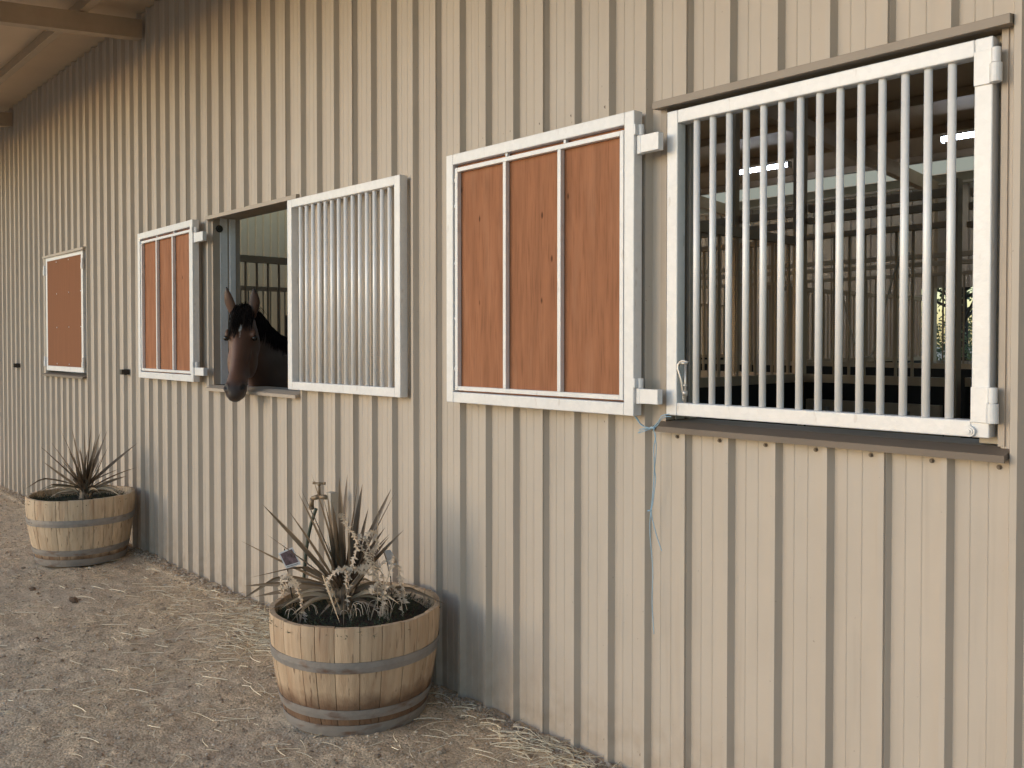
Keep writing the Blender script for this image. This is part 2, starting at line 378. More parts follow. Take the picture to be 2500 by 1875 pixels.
# ------------------------------------------------------------ barn
PITCH = .1905; X0 = -7.9575
SILL, HEAD = 1.440, 2.640
OPEN = [(-2.165, -.962), (-6.215, -4.965), (-10.235, -8.985)]
barn = tag(empty('horse_barn', (-6, 0, 0)), 'long beige ribbed steel horse barn with square stall windows', 'barn')
INV = Matrix.Translation((6, 0, 0))
def bpart(mb, name, m, **kw):
    o = mb.build(name, m, barn, **kw); o.matrix_parent_inverse = INV; return o
def profile(xa, xb, opens, k0, k1, sgn=-1):
    """vertical ribbed sheet profile as (x, y) points, plus cuts at the openings"""
    pts = []
    for i in range(k0, k1):
        xr = X0 + PITCH * i              # right edge of the rib's top
        # rib: left foot, top left, top right, right foot ; then two small stiffening creases in the pan
        lap = (i % 4 == 3)
        pts += [(xr - .030, 0), (xr - .019, -.0285), (xr, -.0290)]
        if lap: pts += [(xr + .0042, -.0215), (xr + .0012, -.0195), (xr + .013, -.0005)]
        else: pts += [(xr + .012, 0)]
        for c in (.055, .105):
            pts += [(xr + c - .0030, 0), (xr + c, -.0018), (xr + c + .0030, 0)]
    pts = [p for p in pts if xa <= p[0] <= xb]
    pts = [(xa, 0)] + pts + [(xb, 0)]
    pts.sort(key=lambda p: p[0])
    xs_ = [q for o in opens for q in o]
    out = [pts[0]]
    for p, q in zip(pts, pts[1:]):
        for x in sorted(xs_):
            if p[0] < x < q[0]:
                t = (x - p[0]) / (q[0] - p[0]); out.append((x, p[1] + t * (q[1] - p[1])))
        out.append(q)
    return out
def ribbed(pts, opens, ztop, z0, zs, zh, yoff=0, flip=1):
    g = MB()
    for (xa, ya), (xb, yb) in zip(pts, pts[1:]):
        if xb - xa < 1e-6: continue
        mid = (xa + xb) / 2
        rr = [(z0, ztop)]
        for a, b in opens:
            if a < mid < b: rr = [(z0, zs), (zh, ztop)]
        for a, b in rr:
            g.add([(xa, yoff + flip * ya, a), (xb, yoff + flip * yb, a), (xb, yoff + flip * yb, b), (xa, yoff + flip * ya, b)], [(0, 1, 2, 3)])
    return g
pr = profile(-15.9, 4.4, OPEN, -42, 66)
bpart(ribbed(pr, OPEN, 4.44, -.04, SILL - .032, HEAD), 'front_wall', M['wall'])
FOPEN = [(-6.85, -5.60), (-2.60, -1.35)]
pr = profile(-15.9, 4.4, FOPEN, -42, 66)
bpart(ribbed(pr, FOPEN, 4.44, -.04, 1.44, 2.69, FAR_Y, -1), 'rear_wall', M['wall'])
def ribend(x, flip, door=None):
    g = MB(); pts = [(0, 0)]
    k = int((FAR_Y - .04) / PITCH)
    for i in range(k):
        a = .02 + i * PITCH
        pts += [(a + .05, 0), (a + .06, .029), (a + .08, .029), (a + .092, 0)]
    pts.append((FAR_Y - .02, 0))
    for (ya, da), (yb, db) in zip(pts, pts[1:]):
        z0 = 3.7 if door and door[0] < (ya + yb) / 2 < door[1] else -.04
        g.add([(x + flip * da, ya, z0), (x + flip * db, yb, z0), (x + flip * db, yb, zroof(yb) - .004), (x + flip * da, ya, zroof(ya) - .004)], [(0, 1, 2, 3)])
    return g
RID = 6.6; ZR = 4.452 + .107 * RID
def zroof(y): return 4.452 + .107 * y if y < RID else ZR - (ZR - 4.62) / (FAR_Y - RID) * (y - RID)
bpart(ribend(4.4, -1, (3.7, 9.6)), 'end_wall', M['wall'])  # unseen end, its doorway opened to let daylight into the barn
# roof: front verandah + near slope, far slope + rear verandah
RID = 6.6; ZR = 4.452 + .107 * RID
def zroof(y): return 4.452 + .107 * y if y < RID else ZR - (ZR - 4.62) / (FAR_Y - RID) * (y - RID)
YA, YB = -2.2, 14.4
SKY_ = [(-15.3, -12.6)]
g = MB(); gs = MB()
for (ya, yb) in ((YA, RID), (RID, YB)):
    for x0, x1, sky_ in ((-16.2, -15.3, 0), (-15.3, -12.6, 1), (-12.6, -9.4, 0), (-9.4, -8.0, 2), (-8., -5.4, 0), (-5.4, -4.0, 2), (-4., -1.4, 0), (-1.4, 0., 2), (0., 4.8, 0)):
        cuts = [(ya, yb, 0)] if not sky_ or (sky_ == 2 and ya != YA) else ([(ya, .6, 0), (.6, 6.0, 1), (6.0, yb, 0)] if ya == YA else [(ya, 7.2, 0), (7.2, 11.9, 1), (11.9, yb, 0)])
        if cuts[-1][1] == YB: q_ = cuts.pop(); cuts += [(q_[0], 11.95, 0), (11.95, 13.1, 3), (13.1, YB, 0)]
        for y0, y1, k in cuts:
            if y1 - y0 < .01: continue
            z0, z1 = zroof(y0), zroof(y1); q = gs if k else g
            vs = [(x0, y0, z0), (x1, y0, z0), (x1, y1, z1), (x0, y1, z1)]; vs += [(x, y, z + .03) for x, y, z in vs]
            if k: gs = MB(); gs.add(vs[:4], [(0, 1, 2, 3)]); bpart(gs, 'skylight', M['skylight'] if k == 1 or k == 2 else M['cream'])  # translucent sheets added to the roof to brighten the interior
            else: q.add(vs, [(3, 2, 1, 0), (4, 5, 6, 7), (0, 1, 5, 4), (1, 2, 6, 5), (2, 3, 7, 6), (3, 0, 4, 7)])
bpart(g, 'roof', M['roof'])
def slopebeam(x, y0, y1, w_, dtop, dbot):
    g = MB(); vs = []
    for y in (y0, y1):
        for dx, dz in ((-w_ / 2, -dbot), (w_ / 2, -dbot), (w_ / 2, -dtop), (-w_ / 2, -dtop)):
            vs.append((x + dx, y, zroof(y) + dz))
    g.add(vs, [(0, 1, 2, 3), (7, 6, 5, 4), (0, 4, 5, 1), (1, 5, 6, 2), (2, 6, 7, 3), (3, 7, 4, 0)]); return g
for x in (-15.5, -11.5, -7.5, -3.5, .5): bpart(slopebeam(x, -2.15, -.034, .09, .09, .24), 'verandah_rafter', M['frame_in'])
for y in (-2.12, -1.3, -.48): 
    g = MB(); z = zroof(y); g.box(-16.1, 4.7, y - .03, y + .03, z - .085, z - .004); bpart(g, 'verandah_purlin', M['frame_in'])
for x in (-15.5, -11.5, -7.5, -3.5, .5):
    g = MB(); g.box(x - .05, x + .05, -2.15, -2.05, 0, zroof(-2.1) - .25); bpart(g, 'verandah_post', M['frame_in'])
for x in (-14.6, -10.6, -6.6, -2.6, 1.4):
    bpart(slopebeam(x, .25, RID, .12, .12, .34), 'rafter', M['frame_in'])
    bpart(slopebeam(x, RID + .01, 14.3, .12, .12, .34), 'rafter', M['frame_in'])
    for y in (13.0,):
        g = MB(); g.box(x - .07, x + .07, y - .07, y + .07, 0, zroof(y) - .35); bpart(g, 'post', M['frame_in'])
for y in (1.3, 2.6, 3.9, 5.2, 6.5, 7.8, 9.1, 10.45, 11.8):
    g = MB(); z = zroof(y); g.box(-15.85, 4.35, y - .035, y + .035, z - .12, z - .004); bpart(g, 'purlin', M['frame_in'])
g = MB(); g.box(-15.8, 4.3, FAR_Y - .10, FAR_Y - .035, 4.445, 4.485); bpart(g, 'wall_top_channel', M['trim'])
# added building behind an end left open, so daylight reaches its beige wall
added_shed = tag(empty('shed', (-22, 7, 0)), 'pale ribbed neighbouring shed, its wall seen through the window behind the horse', 'shed')
SI = Matrix.Translation((22, -7, 0))
g = MB(); pts = [(.2, 0)]
k = 0
while .3 + k * .19 < 14.8:
    a0 = .3 + k * .19; pts += [(a0, 0), (a0 + .012, .03), (a0 + .032, .03), (a0 + .044, 0)]; k += 1
pts.append((15, 0))
for (ya, da), (yb, db) in zip(pts, pts[1:]):
    g.add([(-19.5 + da, ya, -.05), (-19.5 + db, yb, -.05), (-19.5 + db, yb, 7.6), (-19.5 + da, ya, 7.6)], [(0, 1, 2, 3)])
g.box(-25, -19.54, .2, .25, -.05, 7.6); g.box(-25, -19.54, 14.95, 15, -.05, 7.6); g.box(-25.05, -25, .2, 15, -.05, 7.6)
o = g.build('wall', M['shedwall'], added_shed); o.matrix_parent_inverse = SI
g = MB(); g.box(-25.2, -19.40, .1, 15.1, 7.62, 7.72); o = g.build('roof', M['trim'], added_shed); o.matrix_parent_inverse = SI
# window surrounds
for i, (a, b) in enumerate(OPEN):
    # head flashing: sloping hood with folded lip
    ysl = -.058
    ht, hb = (HEAD + .024, HEAD - .012) if i == 0 else (HEAD + .008, HEAD - .026)
    g = MB(); g.add([(a - .03, -.002, ht), (b + .03, -.002, ht), (b + .03, -.050, ht - .008), (a - .03, -.050, ht - .008),
                     (a - .03, -.002, hb + .004), (b + .03, -.002, hb + .004), (b + .03, -.050, hb), (a - .03, -.050, hb)],
                    [(3, 2, 1, 0), (4, 5, 6, 7), (3, 7, 6, 2), (0, 4, 7, 3), (2, 6, 5, 1), (1, 5, 4, 0)])
    bpart(g, 'head_flashing', M['trim'] if i else M['trimmid'], bevel=.0015)
    g = MB(); L0, L1 = a - .02, b + .03
    sec = [(.01, SILL - .002), (-.052, SILL - .020), (-.060, SILL - .020), (-.060, SILL - .041), (-.052, SILL - .041), (-.052, SILL - .034), (.01, SILL - .03)]
    n = len(sec); g.add([(L0, y, z) for y, z in sec] + [(L1, y, z) for y, z in sec], [(k, (k + 1) % n, n + (k + 1) % n, n + k) for k in range(n)] + [tuple(range(n - 1, -1, -1)), tuple(range(n, 2 * n))])
    bpart(g, 'window_sill', M['trimdark'] if i != 1 else M['trim'])
    # side flanges over the rib ends
    g = MB(); g.box(a - .022, a + .006, -.006, .0, SILL - .0, HEAD - .006); g.box(a, a + .006, .001, .20, SILL, HEAD - .006); bpart(g, 'jamb', M['trim'])
    g = MB(); g.box(b - .006, b + (.012 if i == 0 else .02), -.006, .0, SILL - .0, HEAD - .006); g.box(b - .006, b, .001, .20, SILL, HEAD - .006); bpart(g, 'jamb', M['trim'])
    # galvanised posts behind the sheet
    for s, x in ((1, a), (-1, b)):
        g = MB(); g.box(min(x + s * .008, x + s * .016), max(x + s * .008, x + s * .016), .045, .100, SILL - .0, HEAD - .008)
        g.box(min(x + s * .008, x + s * .030), max(x + s * .008, x + s * .030), .112, .155, SILL, HEAD - .008)
        if i == 0 and s == -1: g.box(b - .075, b - .0085, .044, .099, SILL, HEAD - .008)
        bpart(g, 'window_post', M['galv'] if i == 1 else M['galvdull'], bevel=.002)
    g = MB(); g.box(a, b, .01, .20, HEAD - .004, HEAD + .03); bpart(g, 'window_lintel', M['frame_in'])
    g = MB(); g.box(a, b, .012, .20, SILL - .05, SILL - .004); bpart(g, 'window_ledge', M['galvdull'])
g = MB(); g.cyl((-6.198, .035, 2.555), (-6.188, .035, 2.555), .026, n=16); g.cyl((-6.19, .035, 2.555), (-6.178, .035, 2.555), .018, n=16)
bpart(g, 'rubber_stop', M['black'], smooth=False)
# roofing screws with washers
def screw(x, z, y=0):
    g = MB(); g.cyl((x, y, z), (x, y - .003, z), .0075, n=10); g.cyl((x, y - .003, z), (x, y - .009, z), .0048, n=6); bpart(g, 'screw', M['trimdark'])
for i in range(23, 29): screw(X0 + PITCH * i + .155, 1.415)
for i in range(23, 29, 1): screw(X0 + PITCH * i + .150, 2.70)
for i in range(30, 37): screw(X0 + PITCH * i + .135, 1.380)
for i in range(22, 37): screw(X0 + PITCH * i + .155, .10)


# ------------------------------------------------------------ things on the wall: dark boxes, lamps
for x, z, lab in ((-11.36, 1.484, 'small black wall box left of the closed brown shutter'), (-7.915, 1.491, 'small black wall box just left of the middle plywood shutter')):
    g = MB(); g.box(x - .024, x + .024, -.070, -.001, z - .022, z + .022); g.box(x - .030, x + .030, -.034, -.029, z - .028, z + .028)
    t = g.build('wall_box', M['black'], bevel=.004); tag(t, lab, 'wall box', 'small black boxes on the wall')

# ------------------------------------------------------------ window gates and shutters
H, W = 1.174, 1.1575
def frame_mb(t=.05, d=.05):
    g = MB()
    g.box(0, t, 0, d, 0, H); g.box(W - t, W, 0, d, 0, H)
    g.box(t, W - t, 0.0004, d, 0, t); g.box(t, W - t, 0.0004, d, H - t, H); return g
def hinge_mb(x, z0, z1, side, plate=True, y=.0):
    """a lift-off hinge: two knuckles on a pin plus a leaf welded to the stile"""
    g = MB(); zm = z0 + (z1 - z0) * .56
    g.cyl((x, y, z0), (x, y, zm - .001), .0165, n=16); g.cyl((x, y, zm + .001), (x, y, z1), .0130, n=16)
    g.cyl((x, y, zm - .003), (x, y, zm + .003), .009, n=12)
    if plate: g.box(min(x - side * .060, x - side * .012), max(x - side * .060, x - side * .012), -.0055, -.0005, z0, z1)
    return g
def arm_mb(x, z0, z1, xe):
    g = MB(); zm = z0 + (z1 - z0) * .70; y = .022
    g.cyl((x, y, z0), (x, y, zm), .0155, n=16); g.cyl((x, y, zm + .001), (x, y, z1 + .012), .012, n=14)
    g.box(x + .010, xe, y - .016, y + .014, z0 + .002, zm - .002)
    g.box(x - .012, x - .004, y - .03, y + .002, zm + .002, z1 + .012)
    return g
def place(root, x, yl, yr, z=1.455):
    root.location = (x, yl, z); root.rotation_euler = (0, 0, math.atan2(yr - yl, W))
def make_gate():
    root = empty('window_gate', (0, 0, 0))
    frame_mb().build('frame', M['galv'], root, bevel=.0035)
    for k in range(14):
        x = .05 + (W - .1) * (k + 1) / 15 + rnd.uniform(-.001, .001)
        g = MB(); g.cyl((0, 0, .0505), (0, 0, H - .0505), .0122, n=18)
        b = g.build('bar', M['galvbar'], root, smooth=True, loc=(x, .025, 0))
    return root
gate = make_gate(); place(gate, -2.140, -.030, -.030, 1.463); gate.scale = (1, 1, .978)
tag(gate, 'closed barred steel gate filling the nearest stall window at the right', 'gate', 'barred steel window gates')
for z0, z1 in ((.045, .150), (1.035, 1.135)):
    hinge_mb(W + .010, z0, z1, 1, True, -.006).build('hinge', M['galv'], gate, bevel=.0012)
g = MB(); g.cyl((W - .052, .0, .018), (W - .052, -.010, .018), .0165, n=24); g.cyl((W - .052, -.010, .018), (W - .052, -.013, .018), .0115, n=24)
g.cyl((W - .052, -.013, .018), (W - .052, -.017, .018), .006, n=16); g.build('bolt', M['galv'], gate, bevel=.001)
# latch hanging at the lower left of the gate: bent lever, spring rod and collar
g = MB()
g.tube(smoothpath([(.098, .006, .205), (.078, .002, .212), (.060, .0, .200), (.058, -.002, .182), (.066, -.002, .160), (.074, 0, .130), (.076, .004, .095), (.078, .008, .056)], 4), .0055, 8)
g.cyl((.062, .004, .203), (.094, .004, .203), .0075, n=12)
g.cyl((.088, .004, .200), (.088, .004, .052), .0042, n=10); g.cyl((.086, .004, .098), (.086, .004, .078), .0105, n=12); g.cyl((.074, .004, .118), (.094, .004, .118), .005, n=8)
g.build('latch', M['bolt'], gate, smooth=True)
def copytree(o, parent=None):
    c = o.copy(); col.objects.link(c)
    if parent is not None: c.parent = parent
    for ch in list(o.children):
        if ch.name.split('.')[0] in ('latch', 'bolt', 'hinge'): continue
        copytree(ch, c)
    return c
g2 = copytree(gate); place(g2, -4.976, -.087, -.074)
tag(g2, 'barred steel gate folded back flat against the wall right of the horse', 'gate', 'barred steel window gates')
for z0, z1 in ((.045, .150), (1.035, 1.135)): hinge_mb(-.012, z0, z1, -1, False, .040).build('hinge', M['galv'], g2)

def make_shutter():
    root = empty('window_shutter', (0, 0, 0))
    frame_mb().build('frame', M['galv'], root, bevel=.0035)
    # inner bead: light 25 mm frame with two mullions, set a little back and clear of the outer frame
    g = MB(); a, b, c, d = .058, W - .058, .058, H - .066; t = .020; ya, yb = .006, .030
    g.box(a, a + t, ya, yb, c, d); g.box(b - t, b, ya, yb, c, d)
    g.box(a + t, b - t, ya + .0004, yb, c, c + t); g.box(a + t, b - t, ya + .0004, yb, d - t, d)
    for k in (1, 2):
        x = a + t / 2 + (b - a - t) * k / 3; g.box(x - t / 2, x + t / 2, ya - .0006, yb - .001, c + t, d - t)
    g.build('inner_frame', M['galv'], root, bevel=.002)
    for x, z in ((.054, .16), (.054, .40), (.054, .66), (.054, .93), (.054, 1.05), (.42, H - .058), (.78, H - .058)):
        g = MB(); g.box(x - .006, x + .006, .008, .024, z - .007, z + .007); g.build('weld_tab', M['galv'], root)
    g = MB(); g.box(.052, W - .052, .031, .043, .052, H - .052); g.build('panel', M['ply'], root)
    return root
s1 = make_shutter(); place(s1, -3.401, -.100, -.098)
tag(s1, 'large brown plywood shutter in three panels, opened flat beside the nearest window', 'shutter', 'plywood window shutters')
s2 = copytree(s1); place(s2, -7.515, -.064, -.094)
tag(s2, 'brown plywood shutter in three knotty panels, standing open left of the horse', 'shutter', 'plywood window shutters')
for s in (s1, s2):
    for z0, z1 in ((.048, .134), (1.005, 1.105)): arm_mb(W + .016, z0, z1, W + .112 + (.06 if s is s2 else 0)).build('hinge', M['galv'], s, bevel=.0015)
s3 = empty('window_shutter', (0, 0, 0)); place(s3, -10.194, -.036, -.026)
frame_mb().build('frame', M['galv'], s3, bevel=.0035)
g = MB(); g.box(.051, W - .051, .002, .014, .051, H - .051); g.build('panel', M['ply2'], s3)
g = MB()
for x in (.36, .74):
    for z in (.075, .44, .78, 1.10): g.cyl((x, .002, z), (x, -.002, z), .006, n=8)
for z in (.44, .78): g.cyl((W - .06, .002, z), (W - .06, -.002, z), .006, n=8)
g.build('screws', M['galv'], s3)
for z0, z1 in ((.045, .145), (.985, 1.085)):
    hinge_mb(W + .012, z0, z1, 1, False, -.004).build('hinge', M['galv'], s3); hinge_mb(-.020, z0 + .0, z1, -1, False, -.004).build('hinge', M['galv'], s3)
tag(s3, 'smooth brown plywood shutter shut over the farthest window at the left', 'shutter', 'plywood window shutters')

# ------------------------------------------------------------ stalls inside
def panel_x(name, x0, x1, y, lab, door=False):
    """stall front running along the barn"""
    r = empty(name, ((x0 + x1) / 2, y, 0)); L = x1 - x0; h = L / 2
    for z0, z1, dy, nm in ((2.700, 2.755, .05, 'track_rail'), (2.612, 2.660, .03, 'door_rail'), (2.492, 2.532, 0, 'top_rail'), (1.452, 1.510, 0, 'bottom_rail')):
        g = MB(); g.box(-h, h, dy - .025, dy + .025, z0, z1); g.build(nm, M['frame_in'], r)
    g = MB(); g.box(-h, h, -.02, .01, .02, 1.450); g.build('rubber_panel', M['rubber'], r)
    n = max(2, int(round(L / .113)))
    for k in range(1, n):
        g = MB(); g.cyl((0, 0, 1.511), (0, 0, 2.491), .011, n=8); g.build('bar', M['frame_in'], r, loc=(-h + L * k / n, 0, 0))
    return tag(r, lab, 'stall grille', 'barred stall fronts inside the barn')
def panel_y(x, y0, y1, lab):
    r = empty('stall_partition', (x, (y0 + y1) / 2, 0)); L = y1 - y0; h = L / 2
    for z0, z1, nm in ((2.455, 2.515, 'top_rail'), (1.450, 1.512, 'bottom_rail')):
        g = MB(); g.box(-.025, .025, -h, h, z0, z1); g.build(nm, M['frame_in'], r)
    g = MB(); g.box(-.015, .015, -h, h, .02, 1.448); g.build('rubber_panel', M['rubber'], r)
    n = int(round(L / .11))
    for k in range(1, n):
        g = MB(); g.cyl((0, 0, 1.513), (0, 0, 2.454), .011, n=8); g.build('bar', M['frame_in'], r, loc=(0, -h + L * k / n, 0))
    return tag(r, lab, 'partition', 'barred partitions between the stalls')
def post(x, y, z1, lab, w_=.075):
    g = MB(); g.box(-w_ / 2, w_ / 2, -w_ / 2, w_ / 2, 0, z1); o = g.build('stall_post', M['frame_in'], bevel=.003, loc=(x, y, 0))
    return tag(o, lab, 'post', 'steel posts inside the barn')
panel_y(-3.5, .22, 3.25, 'barred partition on the left side of the stall behind the closed gate')
panel_y(-7.5, .22, 3.25, 'barred partition with a dark top rail seen behind the horse')
panel_y(-11.5, .22, 3.95, 'farthest barred partition, its pale rail seen between the bars behind the horse')
panel_y(.5, .22, 3.25, 'barred partition on the right side of the nearest stall')
panel_x('barred_panel', -3.45, -2.44, 3.3, 'narrow barred stall front at the back of the stall behind the closed gate')
panel_x('barred_panel', -2.36, .45, 3.42, 'wide barred stall front at the right, behind the gate hinges')
panel_x('barred_panel', -7.45, -3.55, 3.42, 'barred front of the stall beyond the left partition')
panel_x('barred_panel', -11.40, -7.55, 4.02, 'barred stall front behind the horse')
post(-3.5, 3.3, zroof(3.3) - .01, 'tall steel post at the corner of the nearest stall')
post(-2.4, 3.3, 2.80, 'shorter steel post at the right end of the narrow stall front')
post(-4.15, 3.42, zroof(3.42) - .01, 'pale slim steel pole rising to the roof left of the corner post', .06)
post(-7.5, 3.34, zroof(3.3) - .01, 'steel corner post behind the horse stall', .075)
FX = [-14.6, -10.6, -6.6, -2.6, 1.4]
names = ['leftmost barred stall front across the aisle', 'barred stall front across the aisle, seen through the left half of the gate', 'barred stall front across the aisle, seen through the right half of the gate', 'rightmost barred stall front across the aisle']
for i in range(4): panel_x('barred_panel', FX[i] + .05, FX[i + 1] - .05, 7.6, names[i])
nm2 = ['partition of the far stalls at their left end', 'second partition of the far stalls from the left', 'partition of the far stalls beside the bright far window', 'partition of the far stalls at the right end']
for i, x in enumerate(FX[1:4]): panel_y(x, 7.7, 12.9, nm2[i])
# steel feed rack low on the narrow stall front
r = tag(empty('feed_trough', (-2.82, 3.05, 0)), 'low grey steel feed trough on the stall front behind the closed gate', 'trough')
g = MB(); g.box(-.46, .46, -.04, .0, 1.270, 1.345); g.box(-.46, -.40, -.04, 0, 1.10, 1.27); g.box(.40, .46, -.04, 0, 1.10, 1.27); g.build('rack_frame', M['frame_in'], r)
g = MB(); g.box(-.38, .38, -.12, .12, .95, 1.17); g.build('bin', M['frame_in'], r, bevel=.02)
for x in (-.30, -.02, .25):
    g = MB(); g.cyl((x, -.045, 1.30), (x, -.045, 1.19), .018, n=10); g.build('hanger', M['galvdull'], r)
g = MB(); g.tube(smoothpath([(-3.16, 3.2, 2.32), (-3.084, 3.2, 1.954), (-3.03, 3.2, 1.76), (-2.985, 3.2, 1.665), (-2.94, 3.2, 1.640), (-2.89, 3.2, 1.675), (-2.85, 3.2, 1.80), (-2.823, 3.2, 1.924), (-2.74, 3.22, 2.25), (-2.66, 3.24, 2.34)], 6), .006, 6)
tag(g.build('rope', M['rope'], smooth=True), 'pale rope hanging in a loop on the stall bars behind the closed gate', 'rope')
# dark board on the next partition behind the horse
g = MB(); g.box(-7.44, -7.41, 1.22, 1.75, 1.50, 1.99); tag(g.build('feed_board', M['trimdark'], bevel=.004), 'dark board hung on the bars behind the horse', 'board')
for x0, x1, lab in ((-8.88, -7.73, 'lit fluorescent lamp under the roof, left one seen through the gate'), (-5.33, -4.15, 'lit fluorescent lamp under the roof, right one seen through the gate'), (-13.4, -12.25, 'lit fluorescent lamp under the roof at the far left end')):  # the far left lamp is unseen, added to brighten that end
    r = tag(empty('ceiling_light', ((x0 + x1) / 2, 10.3, 4.60)), lab, 'lamp', 'fluorescent lamps under the barn roof'); h = (x1 - x0) / 2
    g = MB(); g.box(-h, h, -.085, .085, .030, .055); g.box(-h - .012, -h, -.06, .06, -.045, .06); g.box(h, h + .012, -.06, .06, -.045, .06); g.build('housing', M['tube'], r)
    g = MB(); g.cyl((-h, -.03, 0), (h, -.03, 0), .022, n=10); g.cyl((-h, .03, 0), (h, .03, 0), .022, n=10); g.build('tube', M['glow'], r)
    for x in (-h * .7, h * .7):
        g = MB(); g.cyl((x, 0, .06), (x, 0, zroof(10.3) - 4.60), .006, n=6); g.build('hanger', M['galvdull'], r)

# ------------------------------------------------------------ trees beyond the far window
def tree(x, y, h, rad, lab, n=15000, seed=3):
    rr = random.Random(seed)
    root = tag(empty('tree', (x, y, 0)), lab, 'tree', 'trees behind the barn')
    g = MB(); g.tube([(0, 0, 0), (.05, .02, h * .3), (.0, .1, h * .6), (.1, .05, h * .85)], [.13, .10, .06, .02], 8)
    for k in range(9):
        a = rr.random() * 6.28; z = h * rr.uniform(.2, .7); L = rad * rr.uniform(.6, .95)
        g.tube([(0, 0, z), (math.cos(a) * L * .5, math.sin(a) * L * .5, z + L * .25), (math.cos(a) * L, math.sin(a) * L, z + L * .45)], [.04, .025, .008], 5)
    g.build('trunk', M['bark'], root, smooth=True)
    g = MB(); cl = []
    for k in range(46):
        a = rr.random() * 6.28; q = rad * math.sqrt(rr.random()); z = h * (.12 + .85 * rr.random())
        q *= (1 - .45 * abs(z / h - .45)); cl.append((math.cos(a) * q, math.sin(a) * q, z, rr.uniform(.25, .55)))
    for k in range(n):
        cx, cy, cz, cr = rr.choice(cl)
        p = Vector((cx, cy, cz)) + Vector((rr.gauss(0, 1), rr.gauss(0, 1), rr.gauss(0, .8))) * cr * .55
        if p.z < .05: p.z = .05 + rr.random() * .2
        d = Vector((rr.gauss(0, 1), rr.gauss(0, 1), rr.gauss(0, 1) - .4)).normalized(); L = rr.uniform(.05, .10)
        s = d.orthogonal().normalized() * L * .28
        g.add([p, p + d * L * .5 + s, p + d * L, p + d * L * .5 - s], [(0, 1, 2, 3)])
    g.build('crown', M['bush'], root); return root
tree(-7.6, 16.9, 4.6, 2.0, 'sunlit leafy tree seen through the bars of the far window', seed=3)
tree(-4.4, 17.6, 4.2, 1.9, 'leafy tree standing to the right behind the barn', seed=5)
tree(-11.2, 17.8, 4.4, 2.0, 'leafy tree standing to the left behind the barn', seed=8)

# ------------------------------------------------------------ half barrel planters
def barrel(x, y, z, hh, seed, lab, dirty):
    rr = random.Random(seed)
    root = tag(empty('barrel_planter', (x, y, z), rr.random() * 6), lab, 'planter', 'half wine barrel planters by the wall')
    def rad(t): return .325 + .075 * (1 - (1 - t) ** 1.9)
    ns = 27; edges = [0]
    for k in range(ns): edges.append(edges[-1] + rr.uniform(.8, 1.3))
    tot = edges[-1]; edges = [e / tot * 2 * math.pi for e in edges]
    g = MB(); nz = 11
    for k in range(ns):
        a0, a1 = edges[k] + .0035, edges[k + 1] - .0035
        dz = rr.uniform(-.004, .003); dr = rr.uniform(-.0012, .0012); vs = []
        for j in range(nz):
            t = j / (nz - 1); zz = t * hh + (dz if j == nz - 1 else 0)
            ro = rad(t) + dr - (.003 if j == nz - 1 else 0); ri = rad(t) - .028 + (.003 if j == nz - 1 else 0)
            am = (a0 + a1) / 2
            for a, rr_ in ((a0, ro - .0015), (a0 * .75 + a1 * .25, ro), (am, ro + .0006), (a0 * .25 + a1 * .75, ro), (a1, ro - .0015), (a1, ri), (am, ri), (a0, ri)):
                vs.append((math.cos(a) * rr_, math.sin(a) * rr_, zz))
        q = 8; fs = [(j * q + i, j * q + (i + 1) % q, (j + 1) * q + (i + 1) % q, (j + 1) * q + i) for j in range(nz - 1) for i in range(q)]
        fs += [tuple(range(q - 1, -1, -1)), tuple(range((nz - 1) * q, nz * q))]
        g.add(vs, fs)
    g.build('staves', M['stave'] if dirty else M['stave2'], root)
    for z0, z1, th in ((.300 / .5 * hh, .350 / .5 * hh, .003), (.082 / .5 * hh, .126 / .5 * hh, .003), (.0, .052 / .5 * hh, .003)):
        g = MB(); n = 72; vs = []; w0 = rr.random() * 6
        for j, (zz, off) in enumerate(((z0, .0015), (z0, th + .0015), (z0 + (z1 - z0) * .5, th + .003), (z1, th + .0015), (z1, .0015))):
            for i in range(n):
                a = 2 * math.pi * i / n; wob = .0022 * math.sin(a * 2 + w0)
                rz = rad(min(1, zz / hh)) + off; vs.append((math.cos(a) * rz, math.sin(a) * rz, zz + wob * (z0 > 0)))
        fs = [(j * n + i, j * n + (i + 1) % n, (j + 1) * n + (i + 1) % n, (j + 1) * n + i) for j in range(4) for i in range(n)]
        g.add(vs, fs); hp = g.build('hoop', M['hoop'], root, smooth=False)
        if z0 > 0:
            g = MB(); 
            for da in (-.05, .05):
                rz = rad(z0 / hh) + .006; a = w0 + da; g.cyl((math.cos(a) * rz, math.sin(a) * rz, (z0 + z1) / 2), (math.cos(a) * (rz + .006), math.sin(a) * (rz + .006), (z0 + z1) / 2), .006, .004, n=10)
            g.build('rivets', M['hoop'], hp)
    g = MB(); n = 40; vs = [(0, 0, hh - .045)]; R0 = rad(.9) - .03
    rings = 7
    for j in range(1, rings + 1):
        for i in range(n):
            a = 2 * math.pi * i / n; q = R0 * j / rings
            vs.append((math.cos(a) * q, math.sin(a) * q, hh - .055 + .018 * noise.noise(Vector((math.cos(a) * q * 14, math.sin(a) * q * 14, seed))) - .02 * (j / rings) ** 2))
    fs = [(0, 1 + i, 1 + (i + 1) % n) for i in range(n)]
    for j in range(rings - 1): fs += [(1 + j * n + i, 1 + (j + 1) * n + i, 1 + (j + 1) * n + (i + 1) % n, 1 + j * n + (i + 1) % n) for i in range(n)]
    g.add(vs, fs); g.build('soil', M['soil'], root, smooth=True)
    return root
barrel(-3.65, -.452, .004, .500, 5, 'nearer half barrel planter, orange oak with a dark stain above the lowest hoops', True)
